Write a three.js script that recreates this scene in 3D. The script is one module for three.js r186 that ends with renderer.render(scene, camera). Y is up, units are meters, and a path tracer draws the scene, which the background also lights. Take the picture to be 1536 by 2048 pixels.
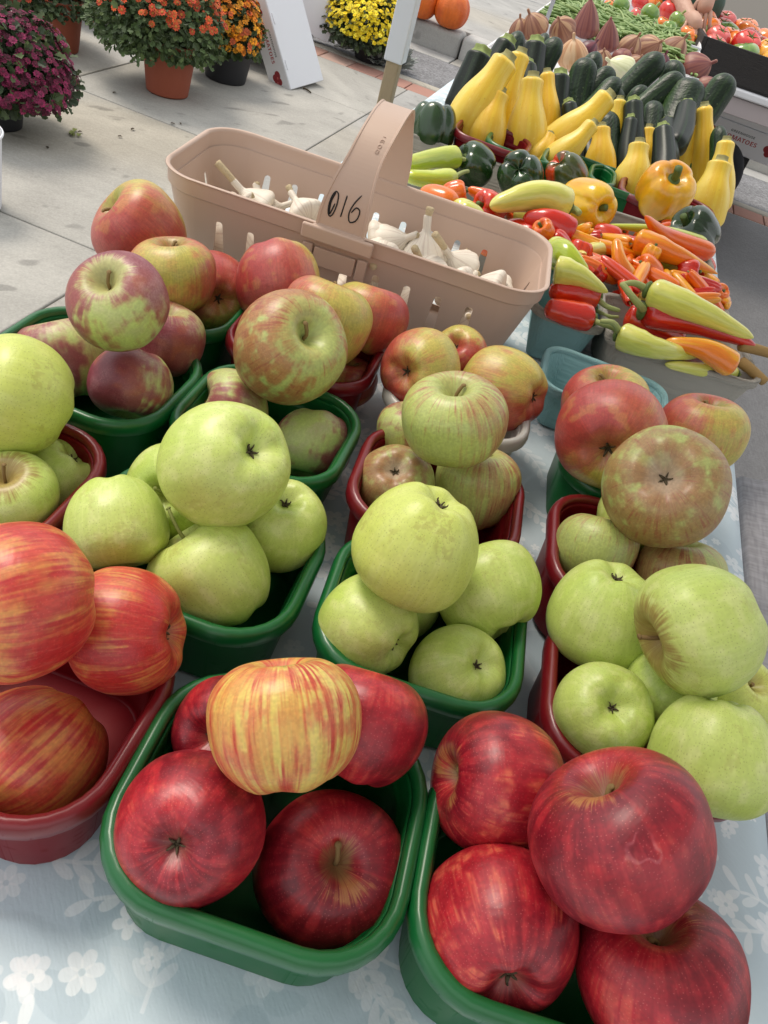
import * as THREE from 'three';
import { mergeGeometries, mergeVertices } from 'three/addons/utils/BufferGeometryUtils.js';
import { RoundedBoxGeometry } from 'three/addons/geometries/RoundedBoxGeometry.js';
import { MarchingCubes } from 'three/addons/objects/MarchingCubes.js';

// ---------------------------------------------------------------- camera, sky, sun, exposure
const scene = new THREE.Scene();
const TH = 0.76, CAMH = 1.26, FPX = 1541, ROLL = THREE.MathUtils.degToRad(19.3), PITCH = THREE.MathUtils.degToRad(41);
const camera = new THREE.PerspectiveCamera(THREE.MathUtils.radToDeg(2 * Math.atan(1024 / FPX)), 0.75, 0.02, 200);
camera.position.set(0, CAMH, 0);
camera.quaternion.setFromAxisAngle(new THREE.Vector3(1, 0, 0), -PITCH).multiply(new THREE.Quaternion().setFromAxisAngle(new THREE.Vector3(0, 0, 1), ROLL));
camera.updateMatrixWorld();
const renderer = new THREE.WebGLRenderer({ antialias: true });
renderer.toneMapping = THREE.LinearToneMapping;
renderer.toneMappingExposure = 1.66;
renderer.shadowMap.enabled = true;
{ // overcast sky, a little brighter overhead
  const w = 64, h = 32, d = new Float32Array(w * h * 4);
  for (let j = 0; j < h; j++) for (let i = 0; i < w; i++) {
    const el = ((j + 0.5) / h - 0.5) * Math.PI, s = Math.sin(el), k = (j * w + i) * 4;
    const L = s > 0 ? 0.57 + 0.2 * s : 0.57;
    d[k] = L * 0.985; d[k + 1] = L * 1.0; d[k + 2] = L * 1.03; d[k + 3] = 1;
  }
  const t = new THREE.DataTexture(d, w, h, THREE.RGBAFormat, THREE.FloatType);
  t.mapping = THREE.EquirectangularReflectionMapping; t.magFilter = t.minFilter = THREE.LinearFilter; t.needsUpdate = true;
  scene.background = t; scene.environment = t;
}
const sun = new THREE.DirectionalLight(0xfff3e4, 1.5);
sun.position.set(-3.2, 6.5, -3.5); sun.target.position.set(0, 0.8, -1.5);
sun.castShadow = true; sun.shadow.radius = 40; sun.shadow.mapSize.set(2048, 2048);
Object.assign(sun.shadow.camera, { left: -7, right: 7, top: 7, bottom: -7, near: 0.1, far: 25 });
scene.add(sun, sun.target);

// ---------------------------------------------------------------- pixel to place (photo 1536 x 2048), heights in metres above the table top
const ray = (px, py) => new THREE.Vector3(px - 768, 1024 - py, -FPX).divideScalar(FPX).applyQuaternion(camera.quaternion);
const CAM = new THREE.Vector3(0, CAMH, 0);
const at = (px, py, h) => { const d = ray(px, py); return CAM.clone().addScaledVector(d, (TH + h - CAMH) / d.y); };
const ground = (px, py) => at(px, py, -TH);
const atZ = (px, py, z) => { const d = ray(px, py); return CAM.clone().addScaledVector(d, z / d.z); };
const atT = (px, py, t) => CAM.clone().addScaledVector(ray(px, py), t);
const depthOf = (p) => { const v = p.clone().sub(CAM).applyQuaternion(camera.quaternion.clone().invert()); return -v.z; };
const V = (x, y, z) => new THREE.Vector3(x, y, z);

// ---------------------------------------------------------------- random, noise
let seedState = 7;
const rnd = () => { seedState = (seedState * 1664525 + 1013904223) >>> 0; return seedState / 4294967296; };
const rr = (a, b) => a + (b - a) * rnd();
const PERM = new Uint8Array(4096), VALS = new Float32Array(256);
for (let i = 0; i < 256; i++) VALS[i] = rnd();
for (let i = 0; i < 4096; i++) PERM[i] = (rnd() * 256) | 0;
function vn(x, y, z) {
  const xi = Math.floor(x), yi = Math.floor(y), zi = Math.floor(z);
  let u = x - xi, v = y - yi, w = z - zi; u = u * u * (3 - 2 * u); v = v * v * (3 - 2 * v); w = w * w * (3 - 2 * w);
  const h = (a, b, c) => VALS[PERM[(PERM[(PERM[a & 4095] * 7 + b) & 4095] * 11 + c) & 4095]];
  const a00 = h(xi, yi, zi), a10 = h(xi + 1, yi, zi), a01 = h(xi, yi + 1, zi), a11 = h(xi + 1, yi + 1, zi);
  const b00 = h(xi, yi, zi + 1), b10 = h(xi + 1, yi, zi + 1), b01 = h(xi, yi + 1, zi + 1), b11 = h(xi + 1, yi + 1, zi + 1);
  const a0 = a00 + (a10 - a00) * u, a1 = a01 + (a11 - a01) * u, b0 = b00 + (b10 - b00) * u, b1 = b01 + (b11 - b01) * u;
  const a = a0 + (a1 - a0) * v, b = b0 + (b1 - b0) * v;
  return a + (b - a) * w;
}
const fbm = (x, y, z, o = 3) => { let s = 0, a = 0.5, n = 0; for (let i = 0; i < o; i++) { s += a * vn(x, y, z); n += a; a *= 0.5; x = x * 2.03 + 17; y = y * 2.03 + 5; z = z * 2.03 + 11; } return s / n; };
const sm = (a, b, x) => { const t = Math.min(1, Math.max(0, (x - a) / (b - a))); return t * t * (3 - 2 * t); };
const mix3 = (a, b, t) => [a[0] + (b[0] - a[0]) * t, a[1] + (b[1] - a[1]) * t, a[2] + (b[2] - a[2]) * t];

function dataTex(w, h, fn, srgb = true, wrap = true) {
  const d = new Uint8Array(w * h * 4);
  for (let j = 0; j < h; j++) for (let i = 0; i < w; i++) {
    const c = fn((i + 0.5) / w, (j + 0.5) / h), k = (j * w + i) * 4;
    if (typeof c === 'number') d[k] = d[k + 1] = d[k + 2] = Math.max(0, Math.min(255, c * 255));
    else for (let q = 0; q < 3; q++) d[k + q] = Math.max(0, Math.min(255, c[q]));
    d[k + 3] = 255;
  }
  const t = new THREE.DataTexture(d, w, h, THREE.RGBAFormat);
  t.magFilter = THREE.LinearFilter; t.minFilter = THREE.LinearMipmapLinearFilter; t.generateMipmaps = true;
  if (wrap) t.wrapS = t.wrapT = THREE.RepeatWrapping;
  if (srgb) t.colorSpace = THREE.SRGBColorSpace;
  t.needsUpdate = true; return t;
}
// noise that repeats over the unit square
const tile2 = (u, v, f, s = 0, o = 3) => { const a = u * 6.28318, b = v * 6.28318, k = f / 6.28318; return fbm(Math.cos(a) * k + s, Math.sin(a) * k + Math.cos(b) * k + s * 2.3, Math.sin(b) * k + 9.7 + s, o); };

// ---------------------------------------------------------------- objects
const used = {};
const numbered = (n) => { used[n] = (used[n] ?? -1) + 1; return used[n] ? `${n}_${String(used[n]).padStart(3, '0')}` : n; };
const flags = (o) => { o.castShadow = o.receiveShadow = true; return o; };
const tag = (o, label, category, group) => { o.userData.label = label; o.userData.category = category; if (group) o.userData.group = group; return o; };
function part(name, geo, mat, parent, label) { const m = flags(new THREE.Mesh(geo, mat)); m.name = name; if (label) m.userData.label = label; parent.add(m); return m; }
function thing(name, label, category, pos, group) { const g = new THREE.Group(); g.name = numbered(name); if (pos) g.position.copy(pos); tag(g, label, category, group); scene.add(g); return g; }
function struct(name, geo, mat) { const o = geo ? flags(new THREE.Mesh(geo, mat)) : new THREE.Group(); o.name = numbered(name); o.userData.kind = 'structure'; scene.add(o); return o; }
const IV = V(0, 0, 0);
// children are built in world coordinates; move the group to its base and the geometries back
function rebase(g) {
  const box = new THREE.Box3();
  g.traverse((o) => { if (o.isMesh) { o.geometry.computeBoundingBox(); box.union(o.geometry.boundingBox); } });
  const p = V((box.min.x + box.max.x) / 2, box.min.y, (box.min.z + box.max.z) / 2), seen = new Set();
  g.traverse((o) => { if (o.isMesh && !seen.has(o.geometry)) { seen.add(o.geometry); o.geometry.translate(-p.x, -p.y, -p.z); } });
  g.position.copy(p); return g;
}
const matCache = {};
const mat = (key, o) => matCache[key] ??= new THREE.MeshPhysicalMaterial(o);
const rgb = (r, g, b) => new THREE.Color().setRGB(r / 255, g / 255, b / 255, THREE.SRGBColorSpace);
const tint = (c, k) => [c[0] * k, c[1] * k, c[2] * k];

// grid surface: f(i/n, j/m) -> Vector3; wrapU closes the seam with shared normals
function grid(n, m, f, wrapU = false) {
  const pos = [], uv = [], idx = [], p = V(0, 0, 0);
  for (let j = 0; j <= m; j++) for (let i = 0; i <= n; i++) { const q = f(i / n, j / m, p); pos.push(q.x, q.y, q.z); uv.push(i / n, j / m); }
  for (let j = 0; j < m; j++) for (let i = 0; i < n; i++) { const a = j * (n + 1) + i, b = a + 1, c = a + n + 1, d = c + 1; idx.push(a, b, d, a, d, c); }
  const g = new THREE.BufferGeometry();
  g.setAttribute('position', new THREE.Float32BufferAttribute(pos, 3)); g.setAttribute('uv', new THREE.Float32BufferAttribute(uv, 2)); g.setIndex(idx);
  g.computeVertexNormals();
  if (wrapU) { const N = g.attributes.normal, w = n + 1, t = V(0, 0, 0); for (let j = 0; j <= m; j++) { const a = j * w, b = a + n; t.set(N.getX(a) + N.getX(b), N.getY(a) + N.getY(b), N.getZ(a) + N.getZ(b)).normalize(); N.setXYZ(a, t.x, t.y, t.z); N.setXYZ(b, t.x, t.y, t.z); } }
  return g;
}
// a closed fleshy body along a curve; rad(t, angle) is its radius
function pod(pts, rad, n = 20, m = 30) {
  const curve = pts.length === 2 ? new THREE.LineCurve3(pts[0], pts[1]) : new THREE.CatmullRomCurve3(pts, false, 'centripetal');
  const fr = [], up = V(0.13, 0.2, 0.97);
  for (let j = 0; j <= m; j++) {
    const t = 0.5 - 0.5 * Math.cos(Math.PI * j / m), c = curve.getPoint(t), T = curve.getTangent(t).normalize();
    const X = up.clone().addScaledVector(T, -up.dot(T)).normalize(), Y = T.clone().cross(X); fr.push([c, X, Y, t]);
  }
  const g = grid(n, m, (u, v) => { const [c, X, Y, t] = fr[Math.round(v * m)], a = -u * Math.PI * 2, r = rad(t, a); return c.clone().addScaledVector(X, Math.cos(a) * r).addScaledVector(Y, Math.sin(a) * r); }, true);
  return g;
}
const cap = (t, a, b) => Math.sqrt(Math.max(0, 1 - Math.pow(Math.max(0, 1 - t / a), 2))) * Math.sqrt(Math.max(0, 1 - Math.pow(Math.max(0, 1 - (1 - t) / b), 2)));
function bentTube(pts, r0, r1, n = 8, m = 10) { return pod(pts, (t) => (r0 + (r1 - r0) * t) * cap(t, 0.06, 0.06), n, m); }
// rounded rectangle ring
function rrect(hx, hz, r, k = 7) {
  const o = []; r = Math.min(r, hx - 0.001, hz - 0.001);
  for (let q = 0; q < 4; q++) for (let i = 0; i <= k; i++) {
    const a = (q + i / k) * Math.PI / 2, sx = q === 0 || q === 3 ? 1 : -1, sz = q < 2 ? 1 : -1;
    o.push([sx * (hx - r) + Math.cos(a) * r, sz * (hz - r) + Math.sin(a) * r]);
  }
  return o;
}
function loft(hx, hz, R, prof, capEnds = false, closed = false, k = 7) { // prof: [inset, y]
  const rings = prof.map(([i, y]) => rrect(hx - i, hz - i, Math.max(0.003, R - i), k).map(([x, z]) => [x, y, z]));
  if (closed) rings.push(rings[0]);
  const n = rings[0].length;
  const g = grid(n, rings.length - 1, (u, v) => { const a = rings[Math.round(v * (rings.length - 1))][Math.round(u * n) % n]; return V(a[0], a[1], a[2]); }, true);
  const out = [g];
  if (capEnds) for (const e of capEnds) {
    const ring = rings[e < 0 ? rings.length - 1 : e], y = ring[0][1], P = [0, y, 0], U = [0.5, 0.5], I = [];
    ring.forEach((a, i) => { P.push(a[0], a[1], a[2]); U.push(0.5 + a[0] * 4, 0.5 + a[2] * 4); I.push(0, 1 + (i + 1) % n, 1 + i); });
    const c = new THREE.BufferGeometry(); c.setAttribute('position', new THREE.Float32BufferAttribute(P, 3)); c.setAttribute('uv', new THREE.Float32BufferAttribute(U, 2)); c.setIndex(I); c.computeVertexNormals(); out.push(c);
  }
  return out.length > 1 ? mergeGeometries(out) : g;
}
const boxGeo = (w, h, d, r = 0.003) => new RoundedBoxGeometry(w, h, d, 2, Math.min(r, w / 2.1, h / 2.1, d / 2.1));

// ================================================================ SETTING
const GA = -0.0995; // the paving grid is turned a little against the view
const turnY = (p, a) => p.applyAxisAngle(V(0, 1, 0), a);
const G2W = (lx, y, lz) => turnY(V(lx, y, lz), GA);
const concreteTex = dataTex(1024, 1024, (u, v) => {
  let c = [180, 179, 175];
  const big = tile2(u, v, 5, 1), mid = tile2(u, v, 22, 4, 4), fine = vn(u * 700, v * 700, 3), streak = tile2(u, v * 0.999, 3, 8, 2);
  let k = 0.86 + 0.16 * big + 0.13 * (mid - 0.5) + 0.10 * (fine - 0.5) + 0.03 * (vn(u * 14, v * 200, 2) - 0.5);
  c = mix3(c, [184, 179, 168], sm(0.45, 0.7, streak));
  const blot = tile2(u, v, 40, 12, 2); k *= 1 - 0.16 * sm(0.74, 0.9, blot);
  const spot = tile2(u, v, 26, 15, 2); k *= 1 - 0.16 * sm(0.8, 0.86, spot);
  return tint(c, k);
});
const concreteBump = dataTex(512, 512, (u, v) => 0.5 + 0.5 * (vn(u * 350, v * 350, 1) - 0.5) + 0.6 * (tile2(u, v, 30, 2) - 0.5), false);
concreteTex.anisotropy = 8;
const concreteMats = [0, 1, 2].map((i) => new THREE.MeshStandardMaterial({ map: concreteTex, bumpMap: concreteBump, bumpScale: 0.0012, roughness: 0.9, color: [0xffffff, 0xf3f1ec, 0xe9e9e9][i] }));
function uvXZ(g, s, ox = 0, oz = 0) { const p = g.attributes.position, u = g.attributes.uv; for (let i = 0; i < p.count; i++) u.setXY(i, (p.getX(i) + ox) * s, (p.getZ(i) + p.getY(i) + oz) * s); return g; }
const groundMat = new THREE.MeshStandardMaterial({ color: rgb(96, 92, 85), roughness: 1, bumpMap: concreteBump, bumpScale: 0.002 });
{ // ground sheet under everything
  const g = new THREE.PlaneGeometry(160, 160); g.rotateX(-Math.PI / 2); g.translate(0, -0.05, -40); struct('ground', g, groundMat);
}
{ // pavement of concrete slabs with open joints, and the brick border at its edge
  const pave = struct('pavement');
  pave.rotation.y = GA;
  const bed = new THREE.BoxGeometry(17, 0.03, 10); bed.translate(1, -0.032, -0.5); part('joint_bed', bed, groundMat, pave);
  const zs = [-5.28, -4.49]; while (zs[zs.length - 1] < 3.4) zs.push(zs[zs.length - 1] + (zs.length % 2 ? 1.22 : 1.2));
  const SX = 1.085, JG = 0.006; let k = 0;
  for (let a = 0; a + 1 < zs.length; a++) for (let i = -5; i < 7; i++) {
    const x0 = -1.275 + i * SX, x1 = x0 + SX, z0 = zs[a], z1 = zs[a + 1];
    const g = new RoundedBoxGeometry(x1 - x0 - JG, 0.04, z1 - z0 - JG, 2, 0.006); g.translate((x0 + x1) / 2, -0.02 + rr(-0.0015, 0.0015), (z0 + z1) / 2);
    part('concrete_slab', uvXZ(g, 1 / 2.6, rr(0, 5), rr(0, 5)), concreteMats[k++ % 3], pave);
  }
  const brickM = [[164, 122, 108], [176, 136, 120], [150, 112, 102], [180, 150, 136]].map((c) => new THREE.MeshStandardMaterial({ color: rgb(...c), roughness: 0.95, bumpMap: concreteBump, bumpScale: 0.002 }));
  const bg = new RoundedBoxGeometry(0.194, 0.04, 0.2, 2, 0.005); uvXZ(bg, 1);
  for (let i = 0; i < 60; i++) { const b = part('brick', bg, brickM[(rnd() * 4) | 0], pave); b.position.set(-6 + i * 0.2, -0.021 + rr(-0.001, 0.001), -5.385); b.rotation.y = rr(-0.01, 0.01); }
  const lip = boxGeo(17, 0.08, 0.1, 0.02); lip.translate(1, -0.036, -5.54); part('edge_lip', uvXZ(lip, 0.4), concreteMats[1], pave);
}
{ // strip of road, gutter, far kerb, far paving
  const asphaltTex = dataTex(512, 512, (u, v) => { const n = vn(u * 200, v * 200, 7), m = vn(u * 90, v * 90, 4), b = tile2(u, v, 6, 3); return tint([132, 132, 134], 0.62 + 0.3 * n + 0.2 * m + 0.25 * (b - 0.5)); });
  const am = new THREE.MeshStandardMaterial({ map: asphaltTex, roughness: 0.95, bumpMap: concreteBump, bumpScale: 0.004 });
  const a = new THREE.BoxGeometry(17, 0.03, 0.86); a.translate(1, -0.029, -6.02); turnG(a); struct('road', uvXZ(a, 0.8), am);
  const gu = struct('gutter'); gu.rotation.y = GA;
  const kb = struct('far_kerb'); kb.rotation.y = GA;
  for (let i = 0; i < 9; i++) {
    const x = -5.05 + i * 1.5;
    const g1 = boxGeo(1.488, 0.05, 0.22, 0.008); g1.translate(x, -0.034, -6.565); part('gutter_slab', uvXZ(g1, 0.4, rr(0, 3), rr(0, 3)), concreteMats[2], gu);
    const g2 = boxGeo(1.488, 0.19, 0.22, 0.035); g2.translate(x, 0.055, -6.79); part('kerb_stone', uvXZ(g2, 0.4, rr(0, 3), rr(0, 3)), concreteMats[i % 3], kb);
  }
  const far = struct('far_paving'); far.rotation.y = GA;
  const fb = new THREE.BoxGeometry(60, 0.1, 40); fb.translate(1, 0.06, -26.91); part('paving_bed', fb, groundMat, far);
  for (let r = 0; r < 7; r++) for (let i = -4; i < 6; i++) { const g = boxGeo(1.49, 0.05, 1.19, 0.006); g.translate(-0.3 + i * 1.5, 0.118, -7.51 - r * 1.2); part('paving_slab', uvXZ(g, 0.36, rr(0, 5), rr(0, 5)), concreteMats[(r * 3 + i + 9) % 3], far); }
}
function turnG(g) { g.rotateY(GA); return g; }

// ---------------------------------------------------------------- tables
const TA = -0.0829; // the tables stand turned like the paving
const XL = -0.405, XR = 0.325;
const T2W = (lx, h, lz) => turnY(V(lx, TH + h, lz), TA);
const W2T = (p) => turnY(p.clone(), -TA);
const printTex = (() => {
  const S = 1024, cv = document.createElement('canvas'); cv.width = cv.height = S; const c = cv.getContext('2d');
  c.fillStyle = 'rgb(192,208,216)'; c.fillRect(0, 0, S, S);
  const wrapDraw = (x, y, f) => { for (const dx of [-S, 0, S]) for (const dy of [-S, 0, S]) { if (x + dx < -220 || x + dx > S + 220 || y + dy < -220 || y + dy > S + 220) continue; c.save(); c.translate(x + dx, y + dy); f(); c.restore(); } };
  const petal = (l, w) => { c.beginPath(); c.moveTo(0, 0); c.bezierCurveTo(w, -l * 0.3, w, -l, 0, -l); c.bezierCurveTo(-w, -l, -w, -l * 0.3, 0, 0); c.fill(); };
  const white = (a) => { c.fillStyle = `rgba(234,238,240,${a})`; c.strokeStyle = `rgba(234,238,240,${a})`; };
  for (let i = 0; i < 45; i++) { // soft grey leaf shadows of the print
    const x = rr(0, S), y = rr(0, S), r = rr(0, 6.28), l = rr(50, 120), al = rr(0.12, 0.3);
    wrapDraw(x, y, () => { c.rotate(r); c.fillStyle = i % 2 ? `rgba(150,172,182,${al})` : `rgba(214,224,228,${al})`; petal(l, l * 0.35); });
  }
  for (let i = 0; i < 34; i++) { // sprays
    const x = rr(0, S), y = rr(0, S), r = rr(0, 6.28), L = rr(120, 210), bend = rr(-50, 50), al = rr(0.35, 0.8), n = 4 + (rnd() * 5 | 0), side = [];
    for (let k = 0; k < n * 2; k++) side.push(rr(0.8, 1.2));
    wrapDraw(x, y, () => {
      c.rotate(r); white(al); c.lineWidth = 5; c.beginPath(); c.moveTo(0, 0); c.quadraticCurveTo(bend, -L * 0.5, 0, -L); c.stroke();
      for (let k = 1; k <= n; k++) { const t = k / n, px = 2 * t * (1 - t) * bend, py = -L * t; for (const s of [-1, 1]) { c.save(); c.translate(px, py); c.rotate(s * 0.75); petal(34 * side[k * 2 - (s > 0 ? 1 : 2)], 9); c.restore(); } }
    });
  }
  for (let i = 0; i < 230; i++) {
    const x = rr(0, S), y = rr(0, S), r = rr(0, 6.28), R = rr(9, 27), n = 5 + (rnd() * 2 | 0), al = rr(0.4, 0.85);
    wrapDraw(x, y, () => {
      c.rotate(r); white(al); for (let k = 0; k < n; k++) { c.rotate(6.2832 / n); petal(R, R * 0.42); }
      c.fillStyle = 'rgba(186,204,211,0.7)'; c.beginPath(); c.arc(0, 0, R * 0.16, 0, 6.3); c.fill();
    });
  }
  const t = new THREE.CanvasTexture(cv); t.colorSpace = THREE.SRGBColorSpace; t.wrapS = t.wrapT = THREE.RepeatWrapping; t.anisotropy = 8; return t;
})();
const weaveBump = dataTex(256, 256, (u, v) => 0.5 + 0.25 * Math.sin((u + v) * 6.28318 * 64) + 0.35 * (vn(u * 256, v * 256, 5) - 0.5), false);
weaveBump.repeat.set(5, 5);
const creaseBump = dataTex(1024, 1024, (u, v) => { const r1 = Math.abs(tile2(u, v, 5, 3, 2) - 0.5), r2 = Math.abs(tile2(u, v, 8, 11, 2) - 0.5); return 0.4 + 0.22 * (1 - sm(0, 0.12, r1)) + 0.12 * (1 - sm(0, 0.1, r2)) + 0.3 * (tile2(u, v, 4, 7, 2) - 0.5) + 0.012 * (vn(u * 500, v * 500, 6) - 0.5) + 0.02 * (vn((u + v) * 380, (u - v) * 60, 2) - 0.5); }, false);
const clothMat = new THREE.MeshPhysicalMaterial({ map: printTex, bumpMap: creaseBump, bumpScale: 0.004, roughness: 0.6, side: THREE.DoubleSide });
const whiteCloth = new THREE.MeshStandardMaterial({ color: rgb(214, 216, 220), bumpMap: weaveBump, bumpScale: 0.0004, roughness: 0.8, side: THREE.DoubleSide });
const steel = mat('steel', { color: rgb(120, 120, 122), metalness: 0.8, roughness: 0.45 });
const tableTopM = mat('tabletop', { color: rgb(200, 198, 190), roughness: 0.6 });
function clothGeo(x0, x1, z0, z1, drop, seed, uvs = 2) { // draped over two long edges
  const w = x1 - x0, R = 0.012, tot = w + 2 * drop, nx = 120, nz = 150;
  const g = grid(nx, nz, (u, v) => {
    let s = u * tot - drop, z = z1 + (z0 - z1) * v, x, y, e = 0;
    if (s < 0) { x = x0 - R; y = s; e = -1; } else if (s > w) { x = x1 + R; y = w - s; e = 1; } else { x = x0 + s; y = 0; }
    const near = Math.min(Math.abs(s), Math.abs(s - w));
    if (e === 0 && near < R) y = -(R - Math.sqrt(Math.max(0, R * R - (R - near) ** 2))) * 0.5;
    const wv = fbm(x * 7 + seed, z * 7, seed, 3) - 0.5, cr = Math.abs(fbm(x * 3 + 4, z * 3 + seed, 7, 2) - 0.5);
    if (e === 0) y += 0.0022 * wv + 0.0016 * (1 - sm(0, 0.05, cr)) * 0.9;
    else { const a = sm(0, 0.2, -y); x += e * (0.014 * a * (Math.sin(z * 17 + seed + 1.5 * Math.sin(z * 5)) - 0.6 * (e > 0)) + 0.004 * wv); y -= 0.004 * wv; }
    return V(x, TH + 0.004 + y, z);
  });
  const U = g.attributes.uv; for (let i = 0; i < U.count; i++) U.setXY(i, U.getX(i) * tot * uvs, U.getY(i) * (z1 - z0) * uvs);
  g.rotateY(TA); return g;
}
function foldingTable(label, z0, z1, x0 = XL, x1 = XR) {
  const t = thing('folding_table', label, 'table', null, 'folding tables under cloths');
  const top = boxGeo(x1 - x0 - 0.004, 0.035, z1 - z0 - 0.01, 0.01); top.translate((x0 + x1) / 2, TH - 0.0195, (z0 + z1) / 2); top.rotateY(TA); part('table_top', top, tableTopM, t);
  for (const sx of [0.08, 0.92]) for (const sz of [0.1, 0.9]) { const l = new THREE.CylinderGeometry(0.014, 0.014, TH - 0.04, 10); l.translate(x0 + (x1 - x0) * sx, (TH - 0.04) / 2, z0 + (z1 - z0) * sz); l.rotateY(TA); part('leg', l, steel, t); }
  return rebase(t);
}
foldingTable('folding table under the blue floral cloth', -2.4, 0.06);
foldingTable('folding table under the white cloth, carrying the onions', -4.86, -2.44);
{
  const c = flags(new THREE.Mesh(clothGeo(XL, XR, -2.41, 0.07, 0.24, 3), clothMat)); c.name = numbered('tablecloth'); scene.add(c); tag(c, 'pale blue tablecloth printed with white flowers', 'tablecloth'); rebase1(c);
  const d = flags(new THREE.Mesh(clothGeo(XL, XR, -4.87, -2.425, 0.24, 9), whiteCloth)); d.name = numbered('tablecloth'); scene.add(d); tag(d, 'plain white tablecloth under the onions and beans', 'tablecloth'); rebase1(d);
}
function rebase1(m) { m.geometry.computeBoundingBox(); const b = m.geometry.boundingBox, p = V((b.min.x + b.max.x) / 2, b.min.y, (b.min.z + b.max.z) / 2); m.geometry.translate(-p.x, -p.y, -p.z); m.position.copy(p); return m; }

// ---------------------------------------------------------------- canopy over the stall
{
  const c = thing('market_canopy', 'white market canopy standing over the apple table on square legs', 'canopy');
  const legTop = mat('legtop', { color: rgb(205, 210, 216), roughness: 0.4, metalness: 0.1 }), legLow = mat('leglow', { color: rgb(176, 158, 128), roughness: 0.7, bumpMap: concreteBump, bumpScale: 0.002 });
  const L = W2T(atZ(783, 150, -1.98)); const lx = L.x, lz = L.z, S = 3.0;
  for (const [ax, az] of [[0, 0], [1, 0], [0, 1], [1, 1]]) {
    const x = lx + ax * S, z = lz + az * S;
    const SH = atZ(783, 120, -1.98).y, up = boxGeo(0.044, 2.37 - SH, 0.044, 0.004); up.translate(x, (SH + 2.37) / 2, z); up.rotateY(TA);
    const lo = boxGeo(0.032, 1.1, 0.032, 0.004); lo.translate(x, 0.55, z); lo.rotateY(TA);
    const ft = boxGeo(0.09, 0.006, 0.09, 0.002); ft.translate(x, 0.004, z); ft.rotateY(TA);
    const u = part('leg', up, legTop, c); part('inner_leg', lo, legLow, u); part('foot_plate', ft, legTop, u);
  }
  const fm = new THREE.MeshPhysicalMaterial({ color: rgb(225, 226, 228), roughness: 0.9, transmission: 0.12, thickness: 0, side: THREE.DoubleSide });
  const roof = grid(24, 24, (u, v) => { const k = 1 - Math.max(Math.abs(u - 0.5), Math.abs(v - 0.5)) * 2; return turnY(V(lx - 0.05 + u * (S + 0.1), 2.36 + 0.75 * k - 0.12 * k * (1 - k), lz - 0.05 + v * (S + 0.1)), TA); });
  part('roof_fabric', roof, fm, c);
  for (let q = 0; q < 4; q++) {
    const val = grid(20, 3, (u, v) => { const e = [[u, 0], [1, u], [1 - u, 1], [0, 1 - u]][q]; return turnY(V(lx - 0.06 + e[0] * (S + 0.12), 2.37 - v * 0.22 - 0.015 * Math.abs(Math.sin(u * 15)) * v, lz - 0.06 + e[1] * (S + 0.12)), TA); });
    part('valance', val, fm, c);
  }
  rebase(c);
}

// ================================================================ BASKETS OF APPLES
const greenP = mat('greenP', { color: rgb(12, 96, 44), roughness: 0.3, specularIntensity: 0.5, transmission: 0.12, thickness: 0, side: THREE.DoubleSide });
const greenR = mat('greenR', { color: rgb(14, 94, 44), roughness: 0.26, clearcoat: 0.3, clearcoatRoughness: 0.2 });
const redP = mat('redP', { color: rgb(112, 14, 24), roughness: 0.3, specularIntensity: 0.3, side: THREE.DoubleSide });
const redR = mat('redR', { color: rgb(114, 15, 25), roughness: 0.26, clearcoat: 0.3, clearcoatRoughness: 0.2 });
const whiteP = mat('whiteP', { color: rgb(205, 205, 198), roughness: 0.35, transmission: 0.3, thickness: 0, side: THREE.DoubleSide });
const RIMH = 0.075;
const scuffMap = dataTex(512, 256, (u, v) => { const n = tile2(u, v, 14, 5, 4), l = vn(u * 220, v * 14, 3), m = vn(u * 30, v * 160, 9); return [0, 90 + 60 * n + 70 * sm(0.8, 0.95, l) + 50 * sm(0.82, 0.95, m), 0]; }, false);
for (const k of ['greenP', 'greenR', 'redP', 'redR']) { matCache[k].roughnessMap = scuffMap; matCache[k].roughness = 0.75; }
function basketGeos(hx, hz, R, H) {
  const body = loft(hx, hz, R, [[0.015, 0.0], [0.0125, 0.003], [0.0072, H - 0.015], [0.0095, H - 0.009], [0.0105, H - 0.006], [0.012, H - 0.009], [0.0125, H - 0.019], [0.0145, H - 0.0205], [0.0155, H - 0.024], [0.0155, H - 0.0265], [0.0185, 0.006], [0.022, 0.0045]], [0, -1]);
const rim = loft(hx, hz, R, [[0.0072, H - 0.0135], [0.002, H - 0.0138], [0.0004, H - 0.0125], [0.0002, H - 0.0075], [0.0012, H - 0.003], [0.0035, H - 0.0006], [0.006, H], [0.0085, H - 0.0008], [0.0098, H - 0.003], [0.0101, H - 0.0075], [0.009, H - 0.0085]], false, true);
  return [body, rim];
}
const BG = basketGeos(0.087, 0.0765, 0.05, RIMH), BGw = basketGeos(0.079, 0.074, 0.047, RIMH);
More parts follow.
